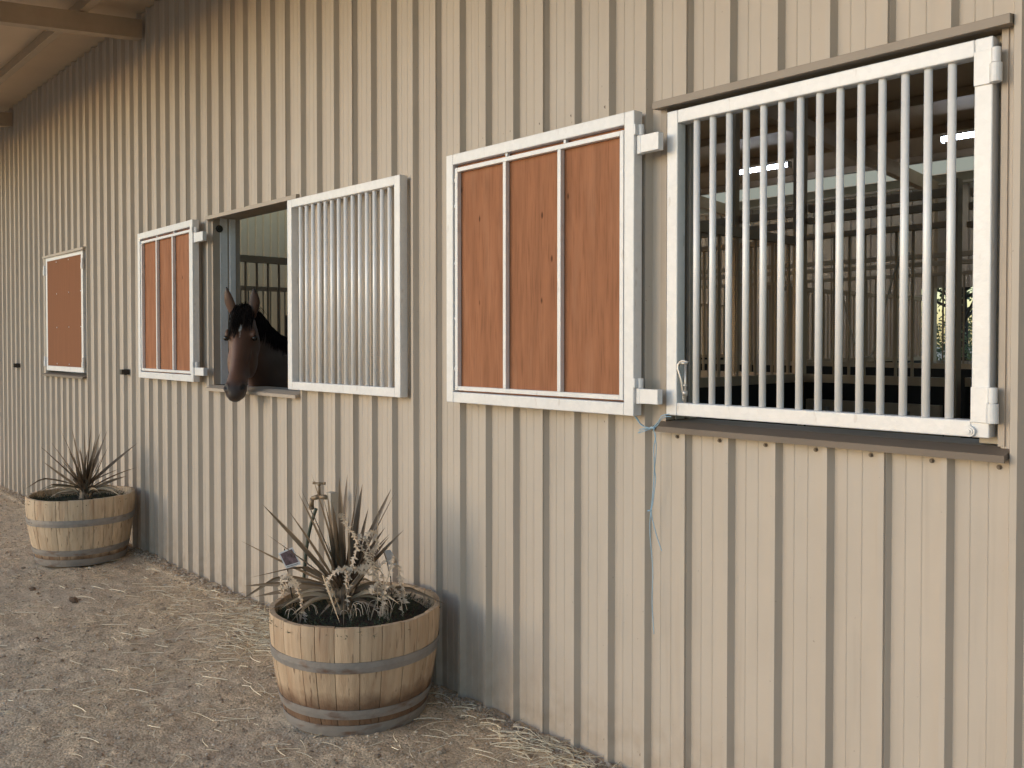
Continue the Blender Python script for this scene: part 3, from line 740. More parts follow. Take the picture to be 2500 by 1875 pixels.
barrel(-7.69, -.462, .012, .520, 9, 'farther half barrel planter, pale oak, standing at the left by the closed shutter', False)

def viewside(p):
    v = (Vector(p) - CAM); v.z = 0; v.normalize(); return Vector((-v.y, v.x, 0)), v
def blade(g, base, tip, wd, sag=0., fold=.25, n=9, rr=rnd, kink=None):
    b = Vector(base); t = Vector(tip); side, v = viewside(b)
    d = t - b; L = d.length
    s = d.cross(v); s.normalize()
    s = (s + v * rr.uniform(-.7, .7)).normalized()
    up = s.cross(d).normalized()
    vs = []
    for k in range(n + 1):
        u = k / n; c = b + d * u + Vector((0, 0, 1)) * sag * math.sin(u * math.pi) * L
        if kink and u > kink[0]: c.z -= (u - kink[0]) * kink[1] * L
        w_ = wd * (.55 + .9 * u if u < .35 else (.865 + .0) * (1 - ((u - .35) / .65) ** 2.2) + .0)
        w_ = max(w_, .0006)
        vs += [c - s * w_ * .5, c + up * w_ * fold, c + s * w_ * .5]
    fs = []
    for k in range(n):
        a = k * 3; fs += [(a, a + 1, a + 4, a + 3), (a + 1, a + 2, a + 5, a + 4)]
    g.add(vs, fs)
def spiky(base, tips, lab, wd, seed):
    rr = random.Random(seed); root = tag(empty('spiky_plant', (base[0], base[1], .45)), lab, 'plant', 'bronze spiky plants in the planters')
    B = Vector(base); g = MB(); org = Vector((base[0], base[1], .45))
    for i, t in enumerate(tips):
        t = Vector(t); low = t.z < .70; t = B + (t - B) * (1.0 if low else 1.05)
        b = B + Vector((rr.uniform(-.02, .02), rr.uniform(-.02, .02), (-.06 if not low else -.09) + rr.uniform(-.03, .03)))
        wi = wd * rr.uniform(.8, 1.15)
        if (t - B).length < .3: wi *= .8
        blade(g, b - org, t - org, wi, rr.uniform(.02, .07) if low else rr.uniform(-.01, .03), .22, rr=rr, kink=(rr.uniform(.45, .75), rr.uniform(.25, .9)) if (low and i % 3 == 0) or i % 9 == 4 else None)
    # short inner leaves filling the heart of the rosette
    for k in range(26):
        a = rr.random() * 6.28; e = rr.uniform(.8, 1.5); L = rr.uniform(.20, .46)
        d = Vector((math.cos(a) * math.cos(e), math.sin(a) * math.cos(e), math.sin(e)))
        b = B + Vector((rr.uniform(-.03, .03), rr.uniform(-.03, .03), -.10))
        blade(g, b - org, b + d * L - org, wd * .8, .03, .22, rr=rr)
    g.build('leaves', M['leaf'], root)
    g = MB(); g.cyl((B - org) + Vector((0, 0, -.16)), (B - org) + Vector((0, 0, -.02)), .045, .032, n=12)
    for k in range(40):
        a = rr.random() * 6.28; z = rr.uniform(-.15, -.02); b = (B - org) + Vector((math.cos(a) * .04, math.sin(a) * .04, z))
        blade(g, b, b + Vector((math.cos(a) * .05, math.sin(a) * .05, .06)), .022, 0, .2, 3, rr=rr)
    g.build('stem', M['leaf'], root)
    g = MB()
    for k in range(13):     # dead drooping leaves round the foot
        a = rr.random() * 6.28; L = rr.uniform(.18, .32); b = B + Vector((math.cos(a) * .03, math.sin(a) * .03, -.10))
        blade(g, b - org, b + Vector((math.cos(a) * L, math.sin(a) * L, rr.uniform(-.05, .03))) - org, wd * .6, .18, .15, rr=rr)
    g.build('dry_leaves', M['leafdry'], root); return root
T1 = [[-3.784, -0.843, 0.985], [-3.666, -0.738, 1.044], [-3.742, -0.682, 1.044], [-3.648, -0.679, 1.114], [-3.575, -0.617, 1.064], [-3.652, -0.539, 1.088], [-3.773, -0.421, 1.076], [-3.714, -0.399, 1.071], [-3.695, -0.389, 1.036], [-3.563, -0.32, 1.023], [-3.483, -0.349, 1.029], [-3.756, -0.836, 0.856], [-3.687, -0.769, 0.96], [-3.809, -0.894, 0.841], [-4.036, -0.825, 0.783], [-4.028, -0.872, 0.64], [-4.004, -0.847, 0.583], [-3.975, -0.806, 0.53], [-3.611, -0.599, 0.989], [-3.665, -0.613, 1.007], [-3.742, -0.546, 1.013], [-3.372, -0.13, 0.573], [-3.499, -0.272, 0.642], [-3.724, -0.611, 0.45], [-3.493, -0.619, 0.494], [-3.507, -0.399, 0.487], [-3.791, -0.813, 0.516]]
spiky((-3.688, -.50, .62), T1, 'bronze spiky plant among dead fronds in the nearer planter', .036, 3)
T2 = [[-7.713, -0.598, 1.029], [-7.651, -0.757, 0.922], [-7.722, -0.665, 0.94], [-7.563, -0.563, 1.055], [-7.809, -0.444, 1.016], [-7.775, -0.407, 0.998], [-7.664, -0.39, 1.059], [-7.57, -0.352, 1.009], [-7.741, -0.244, 1.007], [-7.577, -0.075, 0.898], [-7.661, -0.03, 0.699], [-7.854, -0.688, 0.783], [-7.789, -0.847, 0.673], [-7.741, -0.792, 0.625], [-7.762, -0.659, 0.53], [-7.573, -0.217, 0.52], [-7.472, -0.18, 0.662], [-7.534, -0.228, 0.715], [-7.793, -0.524, 0.712], [-7.533, -0.515, 0.913], [-7.497, -0.393, 0.947]]
spiky((-7.677, -.44, .63), T2, 'bronze spiky plant in the farther planter at the left', .034, 6)

def herbs(cx, cy, z, n, seed, lab):
    rr = random.Random(seed); g = MB()
    for i in range(n):
        a = rr.random() * 6.28; q = .355 * math.sqrt(rr.random())
        if rr.random() < .30: a = rr.uniform(-2.4, -.2); q = rr.uniform(.30, .36)
        p = Vector((math.cos(a) * q, math.sin(a) * q, 0)); out = Vector((math.cos(a), math.sin(a), 0)) * (.5 if q > .3 else .1)
        L = rr.uniform(.03, .085); d = (Vector((rr.gauss(0, .6), rr.gauss(0, .6), 1.0)) + out).normalized()
        m = p + d * L * .6; e = p + d * L + out * .02 + Vector((0, 0, -.006))
        g.tube([p, m, e], [.0011, .0009, .0004], 3)
        for k in range(6):
            b = p + (e - p) * rr.uniform(.25, 1); dd = Vector((rr.gauss(0, 1), rr.gauss(0, 1), rr.gauss(.4, .6))).normalized() * rr.uniform(.008, .020)
            s = dd.orthogonal().normalized() * .0016
            g.add([b - s, b + s, b + dd], [(0, 1, 2)])
    o = g.build('herbs', M['herb'], loc=(cx, cy, z)); tag(o, lab, 'herb', kind='stuff')
herbs(-3.65, -.452, .440, 900, 2, 'fine green herb creeping over the soil of the nearer planter')
herbs(-7.69, -.462, .462, 900, 7, 'fine green herb creeping over the soil of the farther planter')

# dead serrated fronds
FR = {'a': [[-3.595, -0.577, 0.948], [-3.588, -0.566, 0.938], [-3.579, -0.551, 0.906], [-3.559, -0.521, 0.845], [-3.542, -0.494, 0.798], [-3.525, -0.468, 0.732], [-3.506, -0.438, 0.666], [-3.50, -.43, .56]],
      'b': [[-3.565, -0.54, 0.60], [-3.575, -0.55, 0.67], [-3.583, -0.557, 0.691], [-3.598, -0.582, 0.687], [-3.613, -0.604, 0.666], [-3.623, -0.62, 0.639], [-3.624, -0.622, 0.607], [-3.615, -0.609, 0.588], [-3.608, -0.597, 0.583]],
      'c': [[-3.58, -.54, .58], [-3.577, -0.548, 0.686], [-3.55, -0.506, 0.693], [-3.526, -0.468, 0.704], [-3.501, -0.43, 0.698], [-3.479, -0.395, 0.724]],
      'd': [[-3.562, -0.525, 0.689], [-3.526, -0.468, 0.668], [-3.501, -0.43, 0.638], [-3.489, -0.411, 0.591], [-3.487, -0.407, 0.54], [-3.487, -0.407, 0.45]],
      'e': [[-3.487, -.43, .45], [-3.47, -.40, .62], [-3.462, -0.369, 0.727], [-3.452, -0.353, 0.699], [-3.442, -0.338, 0.633], [-3.439, -0.332, 0.586], [-3.435, -0.327, 0.526]],
      'f': [[-3.54, -0.49, 0.853], [-3.553, -0.511, 0.817], [-3.552, -0.51, 0.78], [-3.562, -0.525, 0.721], [-3.572, -0.54, 0.648], [-3.579, -0.552, 0.635], [-3.58, -.54, .5]],
      'g': [[-3.501, -0.43, 0.85], [-3.515, -0.452, 0.86], [-3.53, -0.475, 0.834], [-3.52, -0.46, 0.787], [-3.516, -0.453, 0.731], [-3.501, -0.43, 0.656], [-3.50, -.43, .5]],
      'h': [[-3.487, -0.407, 0.45], [-3.490, -0.410, 0.558], [-3.501, -0.43, 0.601], [-3.513, -0.449, 0.602], [-3.516, -0.453, 0.575]],
      'i': [[-3.756, -0.78, 0.58], [-3.753, -0.79, 0.64], [-3.737, -0.77, 0.67], [-3.718, -0.75, 0.655], [-3.699, -0.72, 0.60], [-3.69, -.70, .46]],
      'j': [[-3.78, -0.765, 0.565], [-3.765, -0.76, 0.61], [-3.727, -0.745, 0.63], [-3.706, -0.73, 0.615], [-3.697, -0.72, 0.56], [-3.69, -.70, .45]],
      'k': [[-3.506, -0.437, 0.83], [-3.501, -0.43, 0.80], [-3.511, -0.445, 0.768], [-3.506, -0.438, 0.703], [-3.486, -0.407, 0.646], [-3.48, -.40, .46]],
      'l': [[-3.487, -0.407, 0.60], [-3.467, -0.377, 0.603], [-3.452, -0.354, 0.578], [-3.442, -0.338, 0.53], [-3.44, -.33, .46]]}
def frond(g, pts, rr, big=1.):
    P = smoothpath(pts, 8); g.tube(P, .0022, 4)
    N = len(P)
    for i in range(2, N - 1, 1):
        d = (P[min(i + 1, N - 1)] - P[i - 1]).normalized(); s, v = viewside(P[i])
        pe = d.cross(v).normalized()
        for sg in (-1, 1):
            if rr.random() < .15: continue
            L = rr.uniform(.010, .021) * big; o = (pe * sg + d * rr.uniform(-.1, .6) + v * rr.uniform(-.8, .8)).normalized() * L
            hw = d * rr.uniform(.004, .006) * big
            mid = P[i] + o * .6 + v * rr.uniform(-.004, .004)
            g.add([P[i] - hw * 1.3, P[i] + hw * 1.3, P[i] + o * 1.15], [(0, 1, 2)])
rr = random.Random(21)
for keys, base, lab in ((('a', 'f', 'g', 'k'), (-3.52, -.46, .45), 'tall dead straw coloured frond plant right of the spiky leaves in the nearer planter'),
                        (('b', 'c', 'd'), (-3.57, -.53, .45), 'dead curled frond plant hanging low in front of the spiky leaves'),
                        (('e', 'h', 'l'), (-3.47, -.39, .45), 'dead serrated frond plant at the right of the nearer planter beside the pale tag'),
                        (('i', 'j'), (-3.71, -.72, .45), 'dead withered frond plant at the left of the nearer planter below the picture tag')):
    root = tag(empty('dead_frond_plant', base), lab, 'dead plant', 'dead frond plants in the nearer planter'); B = Vector(base)
    for k in keys:
        g = MB(); frond(g, [Vector(p) - B for p in FR[k]], rr, 1.5 if k == 'e' else 1.1); g.build('frond', M['frond'], root)
    g = MB()
    for q in range(7):
        a = rr.random() * 6.28; L = rr.uniform(.04, .10); c = Vector((math.cos(a), math.sin(a), 0))
        g.tube(smoothpath([Vector((0, 0, -.02)), c * L * .4 + Vector((0, 0, L)), c * L + Vector((0, 0, L * 1.1)), c * L * 1.2 + Vector((0, 0, L * .6))], 4), .0014, 3)
    g.build('dry_stems', M['frond'], root)
g = MB(); o = Vector((-3.51, -.68, .45))
blade(g, Vector((-3.535, -.70, .70)) - o, Vector((-3.474, -.648, .485)) - o, .014, .0, .1)
g.tube([Vector((-3.55, -.60, .52)) - o, Vector((-3.545, -.66, .66)) - o, Vector((-3.533, -.70, .702)) - o], .002, 4)
g.tube(smoothpath([Vector((-3.60, -.52, .6)) - o, Vector((-3.50, -.44, .8)) - o, Vector((-3.509, -.423, 1.09)) - o], 5), .0022, 4, .4)
tag(g.build('dead_leaf', M['leafdry'], loc=o), 'single pale bent dead leaf hanging over the front rim of the nearer planter', 'dead leaf')

# plant tags
def ptag(c, stake, lab, pic):
    c = [Vector(p) for p in c]; org = Vector(stake[-1]); root = tag(empty('plant_tag', org), lab, 'plant tag', 'plant tags in the nearer planter')
    nrm = (c[1] - c[0]).cross(c[3] - c[0]).normalized()
    if nrm.dot(CAM - c[0]) < 0: nrm = -nrm
    g = MB(); v = [p - org for p in c] + [p - org - nrm * .0015 for p in c]
    g.add(v, [(0, 1, 2, 3), (7, 6, 5, 4), (0, 4, 5, 1), (1, 5, 6, 2), (2, 6, 7, 3), (3, 7, 4, 0)]); g.build('card', M['tagw'], root)
    if pic:
        m = sum(c, Vector()) / 4
        q = [m + (p - m) * .84 for p in c]; q[2] = q[2] + (q[1] - q[2]) * .10; q[3] = q[3] + (q[0] - q[3]) * .10
        g = MB(); g.add([p - org + nrm * .001 for p in q], [(0, 1, 2, 3)]); g.build('picture', M['tagpic'], root)
        g = MB()   # the printed caption strip under the picture
        for k in range(9):
            a = .12 + .085 * k; p0 = c[3] + (c[2] - c[3]) * a + (c[0] - c[3]) * .07; p1 = c[3] + (c[2] - c[3]) * (a + .06) + (c[0] - c[3]) * .07
            hh = (c[0] - c[3]) * .035; g.add([p - org + nrm * .0012 for p in (p0, p1, p1 + hh, p0 + hh)], [(0, 1, 2, 3)])
        g.build('caption', M['black'], root)
    g = MB(); g.tube([Vector(p) - org - nrm * .003 for p in stake], .0028, 5); g.build('stake', M['black'], root)
ptag([[-3.804, -0.773, 0.762], [-3.77, -0.72, 0.788], [-3.749, -0.687, 0.707], [-3.786, -0.744, 0.689]], [[-3.79, -0.75, 0.782], [-3.78, -0.735, 0.65], [-3.776, -0.70, 0.45]], 'white edged picture tag on a black stake at the left of the nearer planter', True)
ptag([[-3.666, -0.279, 0.722], [-3.649, -0.253, 0.724], [-3.627, -0.219, 0.649], [-3.654, -0.261, 0.651]], [[-3.67, -0.285, 0.73], [-3.659, -0.269, 0.671], [-3.649, -0.253, 0.587], [-3.645, -0.247, 0.45]], 'blank pale tag on a black stake at the right of the nearer planter', False)

# garden tap on a galvanised post, hose hanging from it
root = tag(empty('garden_tap', (-4.44, -.105, 0)), 'brass garden tap on a grey steel post behind the spiky plant', 'tap')
g = MB(); g.box(-.022, .022, -.020, .020, -.02, .895); g.build('post', M['galvdull'], root, bevel=.003)
g = MB(); g.box(-.026, .026, -.024, .023, .838, .893); g.build('bracket', M['galvdull'], root, bevel=.003)
TAPS = .78
g = MB(); g.cyl((-.02, -.02, .865), (-.085, -.055, .865), .019, .016, n=14); g.cyl((-.085, -.055, .865), (-.135, -.085, .850), .020, .015, n=14)
g.cyl((-.135, -.085, .852), (-.138, -.088, .790), .016, .017, n=14); g.cyl((-.138, -.088, .790), (-.138, -.088, .770), .021, n=8); g.cyl((-.085, -.055, .87), (-.085, -.055, .955), .013, .008, n=12)
o = g.build('tap_body', M['brass'], root, smooth=True); o.scale = (TAPS,) * 3; o.location = (0, 0, .865 * (1 - TAPS))
g = MB(); g.cyl((-.115, -.075, .962), (-.055, -.035, .962), .008, n=10); g.cyl((-.085, -.055, .945), (-.085, -.055, .970), .012, n=10)
g.cyl((-.12, -.078, .955), (-.12, -.078, .972), .010, n=8); g.cyl((-.05, -.032, .955), (-.05, -.032, .972), .010, n=8); o = g.build('handle', M['brass'], root, smooth=True); o.scale = (TAPS,) * 3; o.location = (0, 0, .865 * (1 - TAPS))
g = MB(); g.tube(smoothpath([(-.04, -.06, .80), (-.06, -.085, .70), (-.085, -.10, .55), (-.10, -.11, .35), (-.115, -.12, .12), (-.16, -.14, .016), (-.30, -.18, .014)], 6), .0095, 8)
tag(g.build('hose', M['hose'], smooth=True, loc=(-4.47, -.105, 0)), 'dark green hose hanging beside the garden tap post', 'hose')

# blue baling twine tied at the foot of the shutter hinge
root = tag(empty('baling_twine', (-2.18, -.06, .6)), 'pale blue baling twine knotted below the shutter hinge, hanging down the wall', 'twine'); o = Vector((-2.18, -.06, .6))
def tw(p, r=.0019): g.tube([q - o for q in smoothpath(p, 8)], r, 5)
g = MB()
tw([(-2.262, -.09, 1.468), (-2.254, -.062, 1.444), (-2.239, -.060, 1.425), (-2.21, -.060, 1.413), (-2.176, -.06, 1.412)])
tw([(-2.262, -.095, 1.478), (-2.250, -.068, 1.440), (-2.225, -.066, 1.418), (-2.180, -.062, 1.410)])
tw([(-2.176, -.06, 1.410), (-2.150, -.064, 1.428), (-2.136, -.066, 1.447), (-2.115, -.066, 1.459), (-2.096, -.055, 1.460)])
tw([(-2.176, -.062, 1.414), (-2.145, -.068, 1.440), (-2.128, -.07, 1.462), (-2.10, -.06, 1.470)])
tw([(-2.176, -.064, 1.412), (-2.205, -.075, 1.400), (-2.236, -.078, 1.390), (-2.215, -.078, 1.403), (-2.178, -.066, 1.414)])
tw([(-2.176, -.064, 1.412), (-2.208, -.08, 1.410), (-2.230, -.08, 1.402)])
g.tube([q - o for q in smoothpath([(-2.190, -.064, 1.408), (-2.176, -.070, 1.414), (-2.166, -.064, 1.410)], 4)], .0048, 6)
g.build('knot', M['twine'], root, smooth=True)
g = MB(); tw([(-2.176, -.062, 1.408), (-2.169, -.055, 1.381), (-2.178, -.055, 1.335), (-2.176, -.054, 1.255), (-2.184, -.052, 1.163), (-2.196, -.050, 1.082), (-2.201, -.048, 1.006), (-2.188, -.046, .86), (-2.192, -.045, .74), (-2.182, -.045, .615)])
g.build('strand', M['twine'], root, smooth=True)
g = MB(); tw([(-2.174, -.06, 1.408), (-2.170, -.05, 1.34), (-2.177, -.05, 1.254), (-2.173, -.05, 1.215), (-2.186, -.05, 1.12), (-2.193, -.05, 1.082), (-2.173, -.05, 1.016), (-2.160, -.046, .975), (-2.146, -.045, .943)])
tw([(-2.190, -.05, 1.088), (-2.200, -.056, 1.092), (-2.206, -.056, 1.088)], .003)
g.build('strand', M['twine'], root, smooth=True)
# ------------------------------------------------------------ horse
def build_horse():
    rr = random.Random(4)
    P = Vector((-5.70, -.03, 1.955)); Zv = Vector((0, 0, 1))
    h = Vector((.791, -.612, 0)).normalized(); lat = Vector((.612, .791, 0)).normalized()
    tl = .47; a = (h * tl - Zv * math.sqrt(1 - tl * tl)).normalized(); nf = (h * math.sqrt(1 - tl * tl) + Zv * tl).normalized()
    bd = Vector((-.65, .76, 0)).normalized(); bl = Vector((.76, .65, 0)).normalized()
    ORG = Vector((-6.6, .95, 0))
    def hp(s, u, q): return P + a * s + lat * u + nf * q
    g = MB(); NR = 28
    def loft(rings):
        vs = []
        for c, U, V, wu, wv, ex, nar in rings:
            for i in range(NR):
                t = 2 * math.pi * i / NR; cx, sy = math.cos(t), math.sin(t)
                x = math.copysign(abs(cx) ** ex, cx); y = math.copysign(abs(sy) ** ex, sy)
                x *= 1 - nar * (y * .5 + .5)
                vs.append(c + U * x * wu + V * y * wv - ORG)
        n = len(rings)
        fs = [(j * NR + i, j * NR + (i + 1) % NR, (j + 1) * NR + (i + 1) % NR, (j + 1) * NR + i) for j in range(n - 1) for i in range(NR)]
        fs += [tuple(range(NR - 1, -1, -1)), tuple(range((n - 1) * NR, n * NR))]
        g.add(vs, fs)
    def ball(c, ru, rs, rn, U=None, S=None, N=None):
        U = U or lat; S = S or a; N = N or nf; n1, n2 = 16, 10; vs = []
        for j in range(1, n2):
            ph = math.pi * j / n2
            for i in range(n1):
                t = 2 * math.pi * i / n1; vs.append(c + U * ru * math.sin(ph) * math.cos(t) + N * rn * math.sin(ph) * math.sin(t) + S * rs * math.cos(ph) - ORG)
        top, bot = len(vs), len(vs) + 1; vs += [c + S * rs - ORG, c - S * rs - ORG]
        fs = [((j) * n1 + i, (j) * n1 + (i + 1) % n1, (j + 1) * n1 + (i + 1) % n1, (j + 1) * n1 + i) for j in range(n2 - 2) for i in range(n1)]
        fs += [(top, (i + 1) % n1, i) for i in range(n1)] + [(bot, (n2 - 2) * n1 + i, (n2 - 2) * n1 + (i + 1) % n1) for i in range(n1)]
        g.add(vs, fs)
    # head, poll to lips: s, half width, half depth, face line offset
    H = [(-.03, .050, .075, -.03), (.0, .070, .100, -.006), (.05, .086, .118, .002), (.10, .102, .130, .006), (.15, .112, .136, .006), (.20, .108, .138, .003),
         (.26, .097, .138, .0), (.32, .086, .130, -.002), (.38, .075, .108, -.002), (.44, .068, .086, .0), (.49, .068, .073, .003), (.53, .070, .068, .006), (.57, .070, .065, .004), (.60, .063, .057, -.004), (.625, .042, .040, -.014), (.635, .025, .024, -.024)]
    loft([(hp(s, 0, o - d), lat, nf, w_, d, .85, .22 if s < .45 else .1) for s, w_, d, o in H])
    for sg in (-1, 1):
        ball(hp(.295, sg * .046, -.160), .052, .125, .100)                       # cheek
        ball(hp(.160, sg * .086, -.024), .018, .036, .020)                       # brow
        ball(hp(.30, sg * .058, -.055), .016, .085, .016)                        # facial crest
        ball(hp(.560, sg * .046, -.030), .028, .036, .034)                       # nostril swelling
    ball(hp(.595, 0, -.085), .042, .040, .030); ball(hp(.625, 0, -.055), .040, .020, .032)   # chin and lower lip
    # neck and trunk
    def ax(c0, c1): return (c1 - c0).normalized()
    K = [(P + a * .10 - nf * .13, .070, .120), (P + bd * .14 - Zv * .165, .078, .185), (P + bd * .27 - Zv * .285, .092, .235), (P + bd * .44 - Zv * .41, .120, .285), (P + bd * .66 - Zv * .50, .16, .315),
         (P + bd * .88 - Zv * .53, .195, .32), (P + bd * 1.10 - Zv * .60, .245, .335), (P + bd * 1.45 - Zv * .64, .285, .33), (P + bd * 1.85 - Zv * .62, .29, .315), (P + bd * 2.15 - Zv * .58, .26, .28), (P + bd * 2.32 - Zv * .60, .17, .20), (P + bd * 2.40 - Zv * .62, .07, .09)]
    rings = []
    for i, (c, w_, d) in enumerate(K):
        t = ax(K[max(i - 1, 0)][0], K[min(i + 1, len(K) - 1)][0]); U = bl; V = U.cross(t).normalized()
        if V.z < 0: V = -V
        rings.append((c, U, V, w_, d, .95, .30 if i < 6 else .1))
    loft(rings)
    ball(P + bd * .52 - Zv * .78, .20, .24, .20, bl, Zv, bd)                        # breast
    def leg(c, joints):
        rg = []
        for dx, z, w_, d in joints: rg.append((Vector((c.x, c.y, 0)) + bd * dx + Zv * z, bl, bd, w_, d, 1, 0))
        loft(rg)
    for sg in (-1, 1):
        c = P + bd * .95 + bl * sg * .15
        leg(c, [(.0, 1.15, .10, .13), (.0, .92, .085, .105), (.0, .72, .060, .075), (.0, .56, .050, .056), (-.005, .50, .048, .052), (.0, .44, .036, .042), (.0, .26, .030, .036), (.0, .20, .036, .042), (-.03, .12, .034, .040), (-.05, .07, .050, .058), (-.06, .005, .060, .070)])
        c = P + bd * 2.10 + bl * sg * .15
        leg(c, [(.0, 1.15, .13, .20), (.0, .95, .11, .18), (.06, .75, .075, .11), (.13, .60, .050, .070), (.15, .53, .046, .065), (.13, .45, .040, .052), (.10, .28, .032, .038), (.09, .21, .038, .044), (.06, .12, .035, .040), (.04, .07, .050, .058), (.03, .005, .058, .068)])
    # ears
    EARS = []
    for sg, base, tipv in ((-1, hp(.005, -.058, -.035), Vector((-.434, -.901, 0)) * .048 + Zv * .185 + h * .02), (1, hp(.005, .060, -.035), Vector((.434, .901, 0)) * .012 + Zv * .180 + h * .01)):
        t = tipv.normalized(); L = tipv.length; U = (lat if sg > 0 else (lat * .8 + h * .45)); U = (U - t * U.dot(t)).normalized(); V = t.cross(U)
        EARS.append((sg, base, t, L))
        rings = []
        for s, wu, wv in ((-.15, .026, .024), (.0, .030, .026), (.2, .037, .026), (.42, .040, .023), (.62, .034, .019), (.8, .022, .014), (.92, .012, .009), (1.0, .004, .005)):
            bow = (.010 * math.sin(max(0, s) * math.pi)) * sg
            rings.append((base + t * L * s + lat * bow, U, V, wu, wv, 1, 0))
        loft(rings)
    me = bpy.data.meshes.new('tmp'); me.from_pydata(g.v, [], g.f); tmp = bpy.data.objects.new('tmp', me); col.objects.link(tmp)
    bm = bmesh.new(); bm.from_mesh(me); bmesh.ops.recalc_face_normals(bm, faces=bm.faces); bm.to_mesh(me); bm.free()
    m1 = tmp.modifiers.new('r', 'REMESH'); m1.mode = 'VOXEL'; m1.voxel_size = .0075; m1.use_smooth_shade = True
    m2 = tmp.modifiers.new('s', 'SMOOTH'); m2.factor = .6; m2.iterations = 7
    dg = bpy.context.evaluated_depsgraph_get(); dg.update()
    body = bpy.data.meshes.new_from_object(tmp.evaluated_get(dg)); bpy.data.objects.remove(tmp)
    n = len(body.vertices); co = np.zeros(n * 3); body.vertices.foreach_get('co', co); co = co.reshape(-1, 3) + np.array(ORG)
    A, Lt, N_ = np.array(a), np.array(lat), np.array(nf); rel = co - np.array(P)
    s, u, q = rel @ A, rel @ Lt, rel @ N_
    # nostrils and eye sockets pressed in and darkened, mouth crease only painted dark
    black = np.zeros(n); 
    for sg in (-1, 1):
        d = np.sqrt(((s - .562) / .022) ** 2 + ((u - sg * .056 + (s - .562) * sg * .35) / .0125) ** 2); k = np.clip(1.25 - d, 0, 1) * (q > -.06)
        co -= (k * .018)[:, None] * (N_ * .8 + Lt * sg * .3); black = np.maximum(black, np.clip(k * 1.8, 0, 1))
        d = np.sqrt(((s - .190) / .026) ** 2 + ((u - sg * .110) / .03) ** 2 + ((q + .038) / .022) ** 2); k = np.clip(1.2 - d, 0, 1)
        co -= (k * .010)[:, None] * (Lt * sg); black = np.maximum(black, np.clip(k * 1.3, 0, .9))
    k = np.clip(1 - np.abs(s - .604 + q * .10) / .006, 0, 1) * (s > .5) * (q < -.045); co -= (k * .006)[:, None] * A * 0 + (k * .006)[:, None] * N_ * 0; black = np.maximum(black, k * .8)
    body.vertices.foreach_set('co', (co - np.array(ORG)).ravel()); body.update()
    # coat colours: bay with black points, dark muzzle, small white star, painted side highlight
    nz = np.array([noise.noise(Vector(c) * 9) for c in co]); nz2 = np.array([noise.noise(Vector(c) * 34) for c in co])
    face = np.clip((.30 - np.abs(q + .0)) / .30, 0, 1)
    base = np.array([.092, .042, .021])[None] * (1 + .25 * nz + .12 * nz2)[:, None]
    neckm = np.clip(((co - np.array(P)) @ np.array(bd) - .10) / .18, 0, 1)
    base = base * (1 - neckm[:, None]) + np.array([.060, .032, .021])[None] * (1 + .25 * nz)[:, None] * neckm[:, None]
    ishead = (s > -.2) & (s < .7) & (q > -.34)
    def blend(c, m): 
        nonlocal base; base = base * (1 - m[:, None]) + np.array(c)[None] * m[:, None]
    blend([.26, .125, .060], np.clip(1 - np.abs(-u - .06) / .05, 0, 1) * np.clip((s - .16) / .08, 0, 1) * np.clip((.52 - s) / .12, 0, 1) * ishead * .55)  # paler band on one side of the face, a painted highlight
    blend([.028, .021, .018], np.clip((s - .51 + .02 * nz) / .06, 0, 1) * ishead * .9)
    blend([.012, .010, .009], black)
    star = np.clip(1.15 - np.sqrt(((s - .135) / .028) ** 2 + ((u + .000 + .1 * (s - .135)) / .010) ** 2), 0, 1) * (q > -.06)
    strip = np.clip(1.0 - np.sqrt(((s - .180) / .030) ** 2 + ((u - .002) / .005) ** 2), 0, 1) * (q > -.06)
    blend([.80, .76, .72], np.clip(star * 2.5, 0, 1)); blend([.5, .40, .34], np.clip(strip * 1.5, 0, .7))
    blend([.014, .011, .010], np.clip((.62 - co[:, 2]) / .2, 0, 1))
    earm = np.zeros(n)
    for sg, b_, t_, L_ in EARS:
        rl = co - np.array(b_); e = rl @ np.array(t_) / L_; rad_ = np.linalg.norm(rl - (e * L_)[:, None] * np.array(t_)[None], axis=1); m = (e > .05) & (rad_ < .07)
        f = rl @ np.array(h); inner = m * np.clip(1 - np.abs(rl @ Lt) / .022, 0, 1) * (f > 0)
        blend([.016, .012, .010], (m * np.clip((e - .75) / .2, 0, 1))); blend([.13, .075, .048] if sg < 0 else [.03, .02, .015], inner * .8)
    ca = body.color_attributes.new('coat', 'FLOAT_COLOR', 'POINT')
    ca.data.foreach_set('color', np.concatenate([np.clip(base, 0, 1), np.ones((n, 1))], 1).ravel())
    hm = bpy.data.materials.new('bay_coat'); hm.use_nodes = True; nn = hm.node_tree.nodes; b_ = nn['Principled BSDF']
    at = nn.new('ShaderNodeAttribute'); at.attribute_name = 'coat'; hm.node_tree.links.new(at.outputs[0], b_.inputs['Base Color'])
    b_.inputs['Roughness'].default_value = .48; b_.inputs['Specular IOR Level'].default_value = .35; b_.inputs['Sheen Weight'].default_value = .15
    t2 = nn.new('ShaderNodeTexNoise'); t2.inputs['Scale'].default_value = 260; bp = nn.new('ShaderNodeBump'); bp.inputs['Strength'].default_value = .25; bp.inputs['Distance'].default_value = .003
    tcn = nn.new('ShaderNodeTexCoord'); hm.node_tree.links.new(tcn.outputs['Object'], t2.inputs['Vector']); hm.node_tree.links.new(t2.outputs[0], bp.inputs['Height']); hm.node_tree.links.new(bp.outputs[0], b_.inputs['Normal'])
    body.materials.clear(); body.materials.append(hm)
    body.polygons.foreach_set('use_smooth', [True] * len(body.polygons))
    horse = bpy.data.objects.new('horse', body); col.objects.link(horse); horse.location = ORG
    tag(horse, 'dark bay horse with a small white star looking out over the window sill', 'horse')
